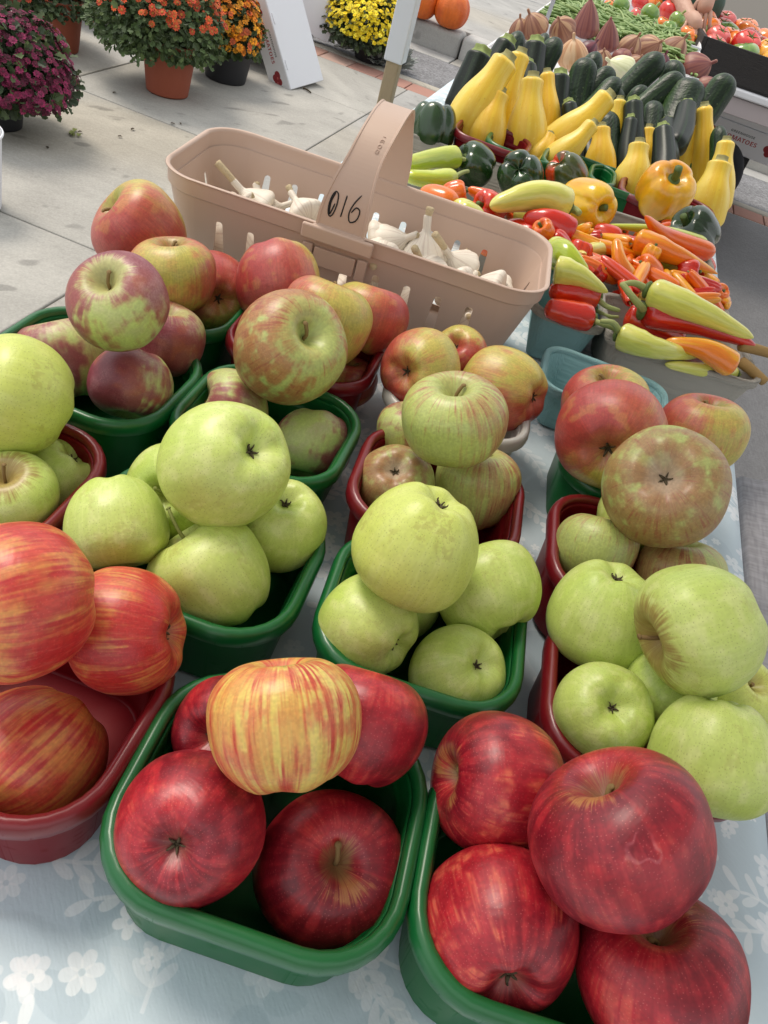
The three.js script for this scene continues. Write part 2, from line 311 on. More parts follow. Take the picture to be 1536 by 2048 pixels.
const BK = {
  F1: [-0.003, -0.2155, 0, 'g', "the yellow striped apple's green basket", 1], F2: [0.169, -0.222, 0.02, 'g', "the scuffed apple's green basket", 1],
  L1: [-0.174, -0.23, -0.05, 'r', 'the red basket of red apples', 1], G1: [-0.119, -0.387, -0.03, 'g', "the green basket beside the coral apples", 1],
  G2: [0.055, -0.391, 0.03, 'g', "the speckled apple's green basket", 0], R1: [0.228, -0.378, 0.02, 'r', "the russeted apple's red basket", 0],
  L2: [-0.3, -0.385, -0.05, 'r', "the red basket beside the maroon apples", 1], M1: [0.04, -0.541, 0.02, 'r', "the pale striped apple's red basket", 0],
  R2: [0.222, -0.535, 0.03, 'r', "the bronzed apple's red basket", 0], R3: [0.226, -0.688, 0.04, 'g', 'the green basket beside the empty teal tray', 0],
  N1: [-0.288, -0.547, -0.06, 'g', 'the green basket of maroon apples', 1], N2: [-0.124, -0.552, -0.04, 'g', 'the green basket beside the red clamshell of striped apples', 0],
  O1: [-0.285, -0.712, -0.04, 'g', "the green basket touching the garlic basket", 0], O2: [-0.134, -0.706, 0, 'r', "the red basket touching the garlic basket", 0], M2: [0.035, -0.705, 0.03, 'w', 'the white tray', 0],
};
BK.N2[4] = "the hollow-stemmed apple's green basket";
const basketLabels = {
  F1: 'glossy green plastic basket of red apples topped by a yellow striped one', F2: 'glossy green plastic basket of red apples topped by a scuffed dark one', L1: 'dark red plastic basket filled with red apples', G1: 'green plastic basket of smooth green apples beside the red basket',
  G2: 'green plastic basket topped by a speckled yellow-green apple', R1: 'dark red plastic basket of green apples topped by a stem-side russeted one', L2: 'dark red plastic basket of green apples beside the maroon apples', M1: 'dark red plastic basket topped by a pale apple with pink stripes',
  R2: 'dark red plastic basket topped by a bronzed green apple', R3: 'green plastic basket of orange-red apples beside the empty teal tray', N1: 'green plastic basket of maroon and green apples', N2: 'green plastic basket under the apple with a deep stem hollow',
  O1: 'green plastic basket of orange-blushed apples touching the slotted garlic basket', O2: 'dark red plastic basket of blushed apples touching the slotted garlic basket', M2: 'white plastic tray of blushed apples before the garlic basket',
};
for (const k in BK) {
  const [x, z, a, col, , big] = BK[k], g = thing(col === 'w' ? 'fruit_tray' : 'fruit_basket', basketLabels[k], col === 'w' ? 'tray' : 'basket', V(x, TH + 0.0065, z), 'small plastic fruit baskets');
  g.rotation.y = a; const [B, R] = big ? BG : BGw;
  part('body', B, { g: greenP, r: redP, w: whiteP }[col], g); part('rim', R, { g: greenR, r: redR, w: whiteP }[col], g);
}

// ---------------------------------------------------------------- apple skins (coloured by longitude and latitude, no light in them)
const C = { lime: [200, 217, 116], lime2: [220, 228, 150], pale: [190, 200, 126], deep: [182, 206, 92], yel: [226, 200, 98], yel2: [232, 214, 128], red: [158, 24, 38], red2: [186, 48, 52], dark: [106, 12, 29], orange: [214, 96, 58], coral: [214, 84, 66], mar: [124, 44, 58], mar2: [150, 70, 78], rus: [150, 116, 66], tan: [176, 148, 92] };
function appleTex(kind, s, scuff) {
  const S = s * 13.7;
  return dataTex(640, 320, (u, v) => {
    const lon = u * 6.28318, ph = Math.PI * (1 - v), sp = Math.sin(ph), x = Math.cos(lon) * sp, y = Math.cos(ph), z = Math.sin(lon) * sp, cx = Math.cos(lon), sz = Math.sin(lon);
    const big = fbm(x * 1.3 + S, y * 1.3, z * 1.3, 3), mid = fbm(x * 5 + S, y * 5, z * 5, 3), fine = vn(x * 34 + S, y * 34, z * 34);
    const st = fbm(cx * 9 + S, ph * 1.1, sz * 9, 3), st2 = fbm(cx * 24 + S, ph * 1.7 + 4, sz * 24, 2), st3 = vn(cx * 60 + S, ph * 3, sz * 60), st4 = fbm(cx * 38 + S, ph * 5 + 9, sz * 38, 2);
    const side = 0.5 + 0.5 * (Math.cos(lon) * 0.9 * Math.min(1, sp * 1.5) + (big - 0.5) * 1.6);
    // dots in cells that keep their size towards the poles
    const R = 64, row = Math.floor(ph / Math.PI * R), nc = Math.max(3, Math.round(2 * R * Math.sin((row + 0.5) * Math.PI / R))), col = Math.floor(u * nc);
    const hx = VALS[PERM[(row * 131 + col * 17 + s * 97) & 4095]], hy = VALS[PERM[(row * 37 + col * 211 + s * 41) & 4095]], hr = VALS[PERM[(row * 71 + col * 29 + s * 13) & 4095]];
    const dx = (u * nc - col - 0.25 - hx * 0.5), dy = (ph / Math.PI * R - row - 0.25 - hy * 0.5), dd = Math.hypot(dx, dy), dot = hr > 0.55 ? 1 - sm(0.03 + hr * 0.06, 0.08 + hr * 0.1, dd) : 0;
    let c;
    const stemR = (w, e) => 1 - sm(w - e, w + e, ph + (st2 - 0.5) * 0.4 + (st3 - 0.5) * 0.12 + (mid - 0.5) * 0.5 + (big - 0.5) * 0.5);
    if (kind === 'green' || kind === 'greenrus' || kind === 'yellowgreen') {
      c = mix3(C.lime, C.deep, sm(0.4, 0.75, big) * 0.55); c = mix3(c, C.lime2, sm(0.45, 0.75, mid) * 0.6);
      if (kind === 'yellowgreen') c = mix3(c, [212, 220, 108], 0.6);
      c = tint(c, 0.97 + 0.05 * (st - 0.5) + 0.05 * (fine - 0.5));
      c = mix3(c, C.lime2, 0.25 * sm(0.55, 0.8, st2));
      c = mix3(c, [112, 118, 48], dot * 0.5);
      const rs = kind === 'greenrus' ? 0.5 : 0.18; c = mix3(c, C.rus, stemR(rs, 0.22) * (kind === 'greenrus' ? 0.55 + 0.35 * st4 : 0.35));
      const rz = sm(0.62, 0.72, fbm(x * 2.4 + S, y * 2.4 + 7, z * 2.4, 3)) * sm(0.4, 0.62, fbm(x * 16 + S, y * 16, z * 16, 2)); c = mix3(c, [140, 122, 58], rz * (kind === 'yellowgreen' ? 0.2 : 0.12));
    } else if (kind === 'red') {
      c = mix3(C.red, C.dark, sm(0.35, 0.65, big) * 0.8); c = mix3(c, C.red2, sm(0.4, 0.75, st * 0.6 + mid * 0.4) * 0.65);
      const or = sm(0.5, 0.7, st2 * 0.4 + st4 * 0.15 + (1 - big) * 0.5); c = mix3(c, [200, 108, 74], or * sm(0.35, 0.7, mid) * (s % 4 === 2 ? 0.8 : 0.4));
      c = mix3(c, [186, 64, 64], 0.3 * sm(0.45, 0.85, st4) * sm(0.35, 0.7, mid)); c = mix3(c, [132, 16, 30], 0.3 * sm(0.55, 0.85, st3) * sm(0.4, 0.7, 1 - mid)); c = tint(c, 0.97 + 0.16 * (fine - 0.5) + 0.14 * mid);
      c = mix3(c, [214, 136, 116], dot * 0.6);
      const y0 = stemR(0.1 + 0.4 * sm(0.5, 0.75, big), 0.14); c = mix3(c, [196, 150, 82], y0 * 0.75); c = mix3(c, [122, 104, 66], (1 - sm(0.08, 0.24, ph + (mid - 0.5) * 0.2)) * 0.7);
      c = mix3(c, [150, 104, 82], (1 - sm(0.08, 0.3, Math.PI - ph + (st2 - 0.5) * 0.2)) * 0.6);
    } else if (kind === 'striped') {
      c = mix3(C.yel, C.yel2, mid); const br = sm(0.35, 0.6, fbm(x * 3.1 + S, y * 3.1, z * 3.1, 3)), k = sm(0.42, 0.62, st * 0.4 + st2 * 0.3 + big * 0.2 + mid * 0.18); c = mix3(c, [216, 104, 66], k * 0.7);
      c = mix3(c, [192, 52, 44], sm(0.5, 0.68, st2 * 0.55 + st * 0.25 + st4 * 0.2) * (0.25 + 0.6 * br)); c = mix3(c, [208, 92, 70], 0.4 * sm(0.45, 0.7, mid)); c = mix3(c, [224, 184, 120], 0.35 * sm(0.55, 0.8, st4));
      c = mix3(c, [226, 196, 96], 0.6 * sm(0.58, 0.72, fbm(cx * 3 + S, ph * 0.8 + 3, sz * 3, 3))); c = mix3(c, [236, 214, 140], dot * 0.25); c = tint(c, 0.96 + 0.1 * (fine - 0.5));
      c = mix3(c, C.rus, stemR(0.25, 0.12) * 0.6);
    } else if (kind === 'honey') {
      c = mix3(C.coral, C.red2, sm(0.35, 0.65, st * 0.6 + mid * 0.4)); c = mix3(c, [184, 36, 38], sm(0.45, 0.7, big) * 0.65); c = mix3(c, [218, 122, 100], sm(0.5, 0.85, st4) * 0.4); c = mix3(c, [170, 34, 36], sm(0.6, 0.85, st3) * 0.3);
      const k = sm(0.44, 0.64, st2 * 0.3 + st * 0.15 + mid * 0.25 + (1 - big) * 0.34); c = mix3(c, [226, 168, 84], k * 0.9 * (0.6 + 0.4 * st3)); c = mix3(c, [226, 150, 128], dot * 0.4); c = tint(c, 0.96 + 0.12 * (fine - 0.5));
      c = mix3(c, C.rus, stemR(0.26, 0.12) * 0.6); c = mix3(c, [170, 110, 80], (1 - sm(0.1, 0.3, Math.PI - ph)) * 0.6);
    } else if (kind === 'mac') {
      c = mix3(C.pale, C.lime, mid); const k = sm(0.26, 0.5, side * 0.5 + st * 0.25 + mid * 0.3); c = mix3(c, C.mar2, k * 0.9); c = mix3(c, C.mar, sm(0.5, 0.8, side) * 0.75 * k);
      c = mix3(c, [172, 88, 62], 0.55 * sm(0.55, 0.75, fbm(x * 3 + S, y * 3 + 2, z * 3, 2)) * k); c = mix3(c, [186, 160, 156], 0.4 * sm(0.42, 0.75, fbm(x * 2.2, y * 2.2 + S, z * 2.2, 3)) * (0.6 + 0.8 * (fine - 0.2)));
      c = mix3(c, [206, 180, 160], dot * 0.4); c = mix3(c, C.pale, stemR(0.42, 0.2) * 0.8); c = tint(c, 0.97 + 0.1 * (fine - 0.5));
    } else if (kind === 'blush') {
      c = mix3([184, 180, 84], [212, 188, 98], mid); const k = sm(0.22, 0.6, side * 0.7 + mid * 0.3 + (st2 - 0.5) * 0.2); c = mix3(c, [192, 98, 70], k); c = mix3(c, [176, 60, 60], sm(0.5, 0.85, side * 0.8 + st * 0.25) * 0.8); c = mix3(c, [206, 150, 136], 0.3 * sm(0.45, 0.75, fbm(x * 2.6, y * 2.6 + S, z * 2.6, 3)) * k);
      c = mix3(c, [204, 156, 86], 0.45 * sm(0.55, 0.7, fbm(x * 3.4 + S, y * 3.4, z * 3.4, 3))); c = mix3(c, [228, 170, 130], dot * 0.25); c = mix3(c, [150, 150, 60], stemR(0.3, 0.15) * 0.6); c = tint(c, 0.95 + 0.12 * (fine - 0.5) + 0.1 * (st3 - 0.5));
    } else { // green apples broken with rusty red: fine stripes (even) or mottled (odd)
      const bz = kind === 'bronze', mot = kind === 'bronze' ? 1 : 1 - s % 2; c = mix3(C.pale, bz ? [166, 184, 84] : [188, 198, 104], mid);
      const k = sm(mot ? 0.36 : 0.42, mot ? 0.58 : 0.62, (mot ? mid * 0.55 + st * 0.25 : st * 0.4 + st2 * 0.25 + mid * 0.1) + side * 0.26); c = mix3(c, bz ? [166, 98, 76] : mot ? [176, 84, 62] : [186, 122, 96], k * (bz ? 0.55 : 0.6));
      c = mix3(c, [156, 70, 62], sm(0.52, 0.7, st2 * 0.5 + st4 * 0.3 + side * 0.16) * (bz ? 0.5 : 0.55) * sm(0.3, 0.6, mid));
      if (bz) { c = mix3(c, [166, 118, 90], 0.5 * sm(0.5, 1, Math.abs(y)) * sm(0.3, 0.6, mid + 0.15)); c = mix3(c, [196, 178, 158], 0.7 * (1 - sm(0.18, 0.4, Math.PI - ph + (mid - 0.5) * 0.2))); }
      c = mix3(c, [216, 200, 160], dot * 0.4); c = mix3(c, [182, 192, 112], stemR(0.5, 0.22) * (bz ? 0.2 : 0.75)); c = tint(c, 0.95 + 0.12 * (fine - 0.5) + 0.06 * (st3 - 0.5));
    }
    if (scuff) { const ang = Math.acos(Math.min(1, x * scuff.x + y * scuff.y + z * scuff.z)), w = fbm(x * 7, y * 7, z * 7, 2) - 0.5, ring = 1 - sm(0.006, 0.03, Math.abs(ang - 0.16 + w * 0.26)), bl = (1 - sm(0.05, 0.12, Math.hypot(x - scuff.x - 0.1, y - scuff.y + 0.1, z - scuff.z))) * sm(0.45, 0.6, vn(x * 30, y * 30, z * 30)); c = mix3(c, [206, 150, 146], Math.min(0.7, ring * 0.35 * sm(0.3, 0.6, mid) + bl * 0.6)); }
    return c;
  });
}
const skins = {}; const skinKinds = { green: 3, greenrus: 2, yellowgreen: 1, red: 4, striped: 1, honey: 2, mac: 3, blush: 4, cort: 2, bronze: 1 };
let sk = 1;
const skinBump = dataTex(256, 256, (u, v) => 0.5 + 0.5 * (tile2(u, v, 60, 3, 3) - 0.5), false);
for (const k in skinKinds) skins[k] = Array.from({ length: skinKinds[k] }, () => new THREE.MeshPhysicalMaterial({ map: appleTex(k, sk++), roughness: k === 'mac' ? 0.46 : 0.4, clearcoat: k === 'red' ? 0.2 : 0.08, clearcoatRoughness: 0.35, bumpMap: skinBump, bumpScale: 0.00035 }));
console.log('skins');
// shape of an apple: unit radius, stem at +y
const shapes = [];
for (let k = 0; k < 7; k++) {
  const tall = [0.86, 0.92, 0.8, 0.98, 0.88, 0.84, 0.94][k], dT = [0.4, 0.38, 0.42, 0.34, 0.46, 0.4, 0.36][k], dB = [0.34, 0.36, 0.38, 0.3, 0.34, 0.4, 0.32][k], taper = [0.09, 0.12, 0.05, 0.2, 0.08, 0.1, 0.15][k], ph0 = k * 1.3, skew = rr(-0.07, 0.07), sk2 = rr(-0.07, 0.07);
  const f = (u, v) => {
    const p = v * Math.PI, a = -u * Math.PI * 2, s = Math.sin(p), c = Math.cos(p);
    let rho = Math.pow(s, 0.92) * (1 + taper * c - 0.04), y = tall * Math.sign(c) * Math.pow(Math.abs(c), 0.86);
    rho *= 1 + 0.035 * (fbm(Math.cos(a) * 0.9 + k * 5, c * 0.9, Math.sin(a) * 0.9, 2) - 0.5) * 2;
    const low = sm(0.1, -0.9, c); rho *= 1 + 0.016 * Math.cos(5 * a + ph0) * low * (1 - sm(0.9, 1, -c)) + 0.008 * Math.cos(5 * a + ph0) * (1 - low);
    y += tall * 0.025 * Math.cos(5 * a + ph0) * sm(0.5, 0.95, -c) * sm(0, 0.4, s) * -1 + skew * Math.cos(a) * rho * rho + sk2 * Math.sin(a) * rho;
    if (c > 0) y -= dT * Math.exp(-Math.pow(rho / 0.25, 1.7)); else y += dB * Math.exp(-Math.pow(rho / 0.3, 1.8));
    return V(Math.cos(a) * rho, y, Math.sin(a) * rho);
  };
  const g = grid(64, 56, (u, v) => f(u, 1 - v), true);
  shapes.push({ g, stemY: tall - dT, calY: -(tall - dB) });
}
const stemM = mat('stem', { color: rgb(128, 104, 62), roughness: 0.8 }), stemG = mat('stemG', { color: rgb(150, 156, 84), roughness: 0.7 }), calM = mat('calyx', { color: rgb(78, 68, 48), roughness: 0.9, side: THREE.DoubleSide });
const stemGeos = [0.45, 0.28, 0.75, 0.12].map((l, i) => mergeGeometries([bentTube([V(0, -0.08, 0), V(0.03, l * 0.5, 0.01), V(0.1 + 0.08 * (i % 3), l, 0.04)], 0.032, 0.034, 8, 8), (() => { const s = new THREE.SphereGeometry(0.05, 8, 6); s.scale(1, 0.55, 1); s.translate(0.1 + 0.08 * (i % 3), l - 0.01, 0.04); return s; })()]));
const calGeo = (() => {
  const out = []; for (let k = 0; k < 5; k++) { const a = k * 1.2566, P = []; for (let j = 0; j < 4; j++) P.push(V(Math.cos(a) * (0.03 + j * 0.034), -0.02 - [0, 0.03, 0.05, 0.035][j], Math.sin(a) * (0.03 + j * 0.034))); if (k % 2) P[3].add(V(-0.05 * Math.cos(a), -0.05, -0.03 * Math.sin(a))); out.push(pod(P, (t) => (0.03 - 0.006 * (k % 3)) * (1 - t * 0.75) * cap(t, 0.1, 0.1), 6, 6)); out.push(bentTube([V(Math.cos(a + 0.6) * 0.02, 0, Math.sin(a + 0.6) * 0.02), V(Math.cos(a + 0.6) * 0.035, -0.06, Math.sin(a + 0.6) * 0.035)], 0.008, 0.004, 4, 4)); }
  const pit = new THREE.SphereGeometry(0.07, 10, 6); pit.scale(1, 0.4, 1); out.push(pit); return mergeGeometries(out);
})();
const camQ = camera.quaternion.clone();
// [basket, px, py, diameter px, depth, skin kind, skin no, shape, end seen, its offset (in radii) x, y, spin, look, position, stem kind]
const TOP = 'on top in', LOW = 'low in';
const AP = [
  ['F1', 570, 1448, 302, 0.4003, 'striped', 0, 4, 's', -0.08, -0.97, 0.6, 'yellow apple with red stripes', TOP],
  ['F1', 378, 1656, 296, 0.4105, 'red', 0, 1, 'c', -0.2, 0.26, 1, 'red apple with its calyx showing', LOW],
  ['F1', 655, 1738, 294, 0.4522, 'red', 1, 0, 's', 0.17, -0.1, 2.2, 'dark red apple with gold around its stem', LOW],
  ['F1', 720, 1452, 265, 0.4633, 'red', 2, 0, 's', 0.3, -0.95, 0, 'plain bright red apple half hidden', LOW],
  ['F1', 455, 1465, 225, 0.471, 'red', 0, 2, 'c', -0.4, 0.12, 4, 'speckled red apple mostly hidden', LOW],
  ['F2', 1240, 1677, 360, 0.4012, 'red', 2, 0, 's', -0.2, -0.66, 1.2, 'large dark red apple with a scuff', TOP, 3],
  ['F2', 1000, 1565, 268, 0.4682, 'red', 3, 1, 's', -0.86, -0.1, 2, 'red apple with orange streaks lying on its side', LOW, 3],
  ['F2', 998, 1860, 314, 0.4262, 'red', 3, 1, 'c', 0.14, 0.66, 0.5, 'red apple streaked gold towards its calyx', LOW],
  ['F2', 1320, 1955, 332, 0.4152, 'red', 1, 0, 's', 0.03, -0.6, 4, 'large red apple with a deep stem hollow', LOW, 3],
  ['L1', 45, 1200, 314, 0.4141, 'honey', 0, 0, 's', -0.93, 0.2, 0.5, 'large coral red apple', TOP],
  ['L1', 258, 1262, 252, 0.4757, 'honey', 1, 0, 'c', 0.93, 0.05, 2.5, 'coral red apple with yellow bands', LOW],
  ['L1', 65, 1508, 286, 0.4577, 'honey', 1, 1, 'c', 0.75, -0.75, 0.8, 'red apple with a yellow shoulder', LOW],
  ['G1', 455, 927, 254, 0.5418, 'green', 0, 0, 'c', 0.52, -0.28, 0, 'smooth green apple', TOP],
  ['G1', 232, 1042, 197, 0.539, 'green', 1, 3, 'c', -0.1, -1.05, 1, 'tapered green apple with bottom end up', LOW],
  ['G1', 428, 1155, 224, 0.5532, 'green', 2, 3, 's', -0.6, -0.78, 2, 'green apple with a long stem', LOW, 2],
  ['G1', 560, 1046, 187, 0.5973, 'green', 0, 1, 'c', 0.15, -0.53, 3, 'green apple showing its calyx', LOW],
  ['G1', 350, 980, 192, 0.5967, 'green', 1, 2, 's', -0.3, 0.12, 3, 'green apple wedged behind the others', LOW, 1],
  ['L2', 35, 793, 241, 0.5756, 'yellowgreen', 0, 0, 's', -0.9, -0.3, 1, 'large yellow-green apple', TOP],
  ['L2', 112, 960, 180, 0.6215, 'green', 2, 1, 'c', 0.45, -0.62, 1, 'green apple showing its calyx', LOW],
  ['L2', 20, 995, 184, 0.5583, 'greenrus', 0, 0, 's', -0.15, -0.55, 2, 'green apple with a russet stem hollow', LOW, 0],
  ['G2', 838, 1086, 248, 0.5303, 'yellowgreen', 0, 3, 'c', 0.44, -0.78, 3, 'speckled yellow-green apple', TOP, 0],
  ['G2', 737, 1256, 207, 0.5544, 'green', 0, 1, 'c', 0.65, 0.4, 1, 'green apple with calyx turned down', LOW],
  ['G2', 978, 1187, 213, 0.598, 'green', 1, 0, 'c', 0.4, 0.9, 1.4, 'plain round green apple', LOW],
  ['G2', 918, 1345, 190, 0.5595, 'green', 2, 1, 'c', 0.5, -0.2, 2, 'small green apple with calyx turned up', LOW],
  ['G2', 795, 1205, 170, 0.6173, 'green', 1, 0, 's', 0.2, -0.6, 0, 'green apple hidden between the others', LOW],
  ['R1', 1400, 1256, 266, 0.5135, 'greenrus', 1, 0, 's', -0.74, 0.24, 2, 'large green apple with russet and a stem', TOP, 0],
  ['R1', 1208, 1225, 212, 0.5875, 'green', 2, 3, 'c', 0.3, -0.8, 0, 'tall green apple with calyx up', LOW],
  ['R1', 1208, 1422, 198, 0.5291, 'green', 1, 2, 'c', 0.27, -0.12, 2, 'squat green apple facing calyx out', LOW],
  ['R1', 1425, 1505, 242, 0.4959, 'green', 0, 3, 'c', 0.2, -0.97, 4, 'green apple hanging over the rim', LOW],
  ['R1', 1335, 1390, 180, 0.5598, 'green', 2, 0, 's', 0.3, -0.6, 4, 'green apple hidden between the others', LOW],
  ['R1', 1460, 1390, 172, 0.5839, 'yellowgreen', 0, 1, 's', 0.6, -0.3, 4, 'pale green apple peeking out', LOW],
  ['R2', 1330, 972, 248, 0.635, 'bronze', 0, 2, 'c', 0, -0.2, 0.4, 'bronzed green apple facing calyx out', TOP],
  ['R2', 1188, 1098, 162, 0.6747, 'cort', 0, 0, 's', 0.3, -0.95, 1, 'green apple flushed dull red', LOW],
  ['R2', 1360, 1155, 174, 0.6678, 'cort', 0, 0, 's', 0.1, -0.98, 3.5, 'greenish apple behind the others', LOW],
  ['R2', 1275, 1040, 160, 0.7131, 'green', 0, 0, 's', 0.1, -0.9, 3.5, 'green apple hidden under the bronzed one', LOW],
  ['R3', 1220, 872, 222, 0.7345, 'blush', 0, 0, 'c', -0.05, 0.32, 3.4, 'big orange-red apple', TOP],
  ['R3', 1208, 815, 172, 0.8178, 'blush', 1, 0, 's', 0.1, -0.9, 2.8, 'rosy red apple behind', LOW],
  ['R3', 1400, 868, 174, 0.8163, 'blush', 2, 4, 's', 0.3, -0.92, 2.2, 'peach-coloured striped apple', LOW],
  ['M1', 908, 840, 214, 0.6507, 'cort', 0, 2, 's', 0.02, -0.72, 1, 'pale green apple with pink stripes', TOP, 1],
  ['M1', 790, 965, 160, 0.693, 'bronze', 0, 1, 'c', 0, -0.35, 2.4, 'brownish apple', LOW],
  ['M1', 953, 978, 166, 0.7239, 'cort', 0, 3, 's', 0.15, -0.95, 0.4, 'pale green apple', LOW],
  ['M1', 818, 862, 130, 0.742, 'mac', 0, 0, 's', 0.1, -0.9, 0.4, 'dull red apple mostly hidden', LOW],
  ['M2', 838, 738, 160, 0.78, 'blush', 3, 1, 'c', -0.4, 0.08, 1.8, 'red and green apple showing its calyx', 'in'],
  ['M2', 1010, 782, 167, 0.8162, 'blush', 0, 3, 'c', 0.87, 0.2, 2.6, 'rosy apple turned on its side', 'in'],
  ['M2', 918, 705, 112, 0.8415, 'blush', 1, 2, 'c', -0.2, -0.35, 0.5, 'small yellow and red apple', 'in'],
  ['N1', 238, 607, 198, 0.629, 'mac', 0, 0, 's', -0.28, -0.48, 1.7, 'green and maroon apple', TOP, 1],
  ['N1', 128, 722, 180, 0.7211, 'mac', 1, 1, 's', -0.3, -0.95, 3.3, 'dark maroon apple', LOW],
  ['N1', 263, 767, 165, 0.6868, 'mac', 2, 0, 'c', 0.2, -1.1, 3.2, 'dusty purple apple', LOW],
  ['N1', 330, 678, 157, 0.7339, 'mac', 1, 0, 's', 0.15, -0.92, 4.4, 'apple half maroon and half green', LOW],
  ['N2', 577, 698, 222, 0.6907, 'cort', 1, 0, 's', 0.45, -0.3, 3.0, 'mottled red apple', TOP, 1],
  ['N2', 455, 828, 170, 0.7285, 'mac', 0, 4, 's', -0.66, -0.4, 3.6, 'maroon apple with stem', LOW, 0],
  ['N2', 625, 888, 160, 0.7412, 'mac', 2, 0, 'c', 0.3, -1, 5.2, 'dusty pink apple', LOW],
  ['O1', 286, 468, 178, 0.8381, 'blush', 2, 3, 's', -0.72, -0.62, 4.4, 'tall peach-coloured apple', 'in', 1],
  ['O1', 343, 554, 173, 0.765, 'blush', 1, 0, 's', 0, -0.95, 1.6, 'orange-blushed apple at the front', 'in'],
  ['O1', 430, 585, 150, 0.8468, 'blush', 3, 1, 'c', 0.1, 0.2, 4.6, 'olive green apple with a deep hollow', 'in'],
  ['O2', 556, 560, 167, 0.8141, 'blush', 0, 1, 'c', -0.1, -1.1, 3.4, 'round orange-red apple', 'in'],
  ['O2', 650, 650, 176, 0.7654, 'blush', 1, 3, 's', 0.3, -0.95, 2.2, 'rosy apple with a yellow side', 'in'],
  ['O2', 735, 640, 162, 0.8338, 'blush', 2, 0, 's', 0.3, -0.95, 0.4, 'yellow apple with a pink cheek', 'in'],
  ['O2', 700, 765, 110, 0.851, 'blush', 3, 0, 's', 0.1, -0.9, 0.4, 'small greenish apple at the bottom', LOW],
];
for (const [b, px, py, dpx, t, kind, no, sh, end, exq, eyq, spin, look, pos, stemKind] of AP) {
  const [ex0, ey0] = [exq, eyq];
  const d0 = Math.hypot(ex0, ey0), kk = d0 < 0.93 ? Math.min(0.9, d0 / 0.86) / d0 : 1, ex = ex0 * kk, ey = ey0 * kk, r = dpx * t / FPX / 2, d2 = ex * ex + ey * ey, ez = d2 < 1 ? Math.sqrt(1 - d2) : -Math.sqrt(d2 - 1) * 0.7;
  const back = V(-(px - 768), -(1024 - py), FPX).normalize(), axis = V(ex, -ey, ez).normalize().applyQuaternion(new THREE.Quaternion().setFromUnitVectors(V(0, 0, 1), back)).applyQuaternion(camQ); if (end === 'c') axis.negate();
  const g = thing('apple', `${look} ${pos} ${BK[b][4]}`, 'apple', null, 'apples in the baskets');
  const S = shapes[sh], m = skins[kind][no % skins[kind].length];
  part('fruit', S.g, m, g);
  const seen = end === 's' ? ez > 0 : ez < 0.2;
  if (stemKind !== undefined || end === 's') { const s = part('stem', stemGeos[stemKind ?? 1], kind === 'green' ? stemG : stemM, g); s.position.y = S.stemY; }
  const c = part('calyx', calGeo, calM, g); c.scale.set(rr(0.85, 1.2), rr(0.9, 1.5), rr(0.85, 1.2)); c.rotation.y = rr(0, 6.28); c.position.y = S.calY + 0.015;
  g.scale.setScalar(r * 1.045);
  g.quaternion.setFromUnitVectors(V(0, 1, 0), axis).multiply(new THREE.Quaternion().setFromAxisAngle(V(0, 1, 0), spin));
  g.position.copy(atT(px, py, t));
  if (look.includes('scuff')) { // pale rubbed ring on its cheek
    const d = V(0.24, -0.08, 0.96).normalize().applyQuaternion(new THREE.Quaternion().setFromUnitVectors(V(0, 0, 1), back)).applyQuaternion(camQ).applyQuaternion(g.quaternion.clone().invert());
    const mm = m.clone(); mm.map = appleTex('red', 8, V(d.x, d.y, -d.z)); g.children[0].material = mm;
  }
}
console.log('apples');

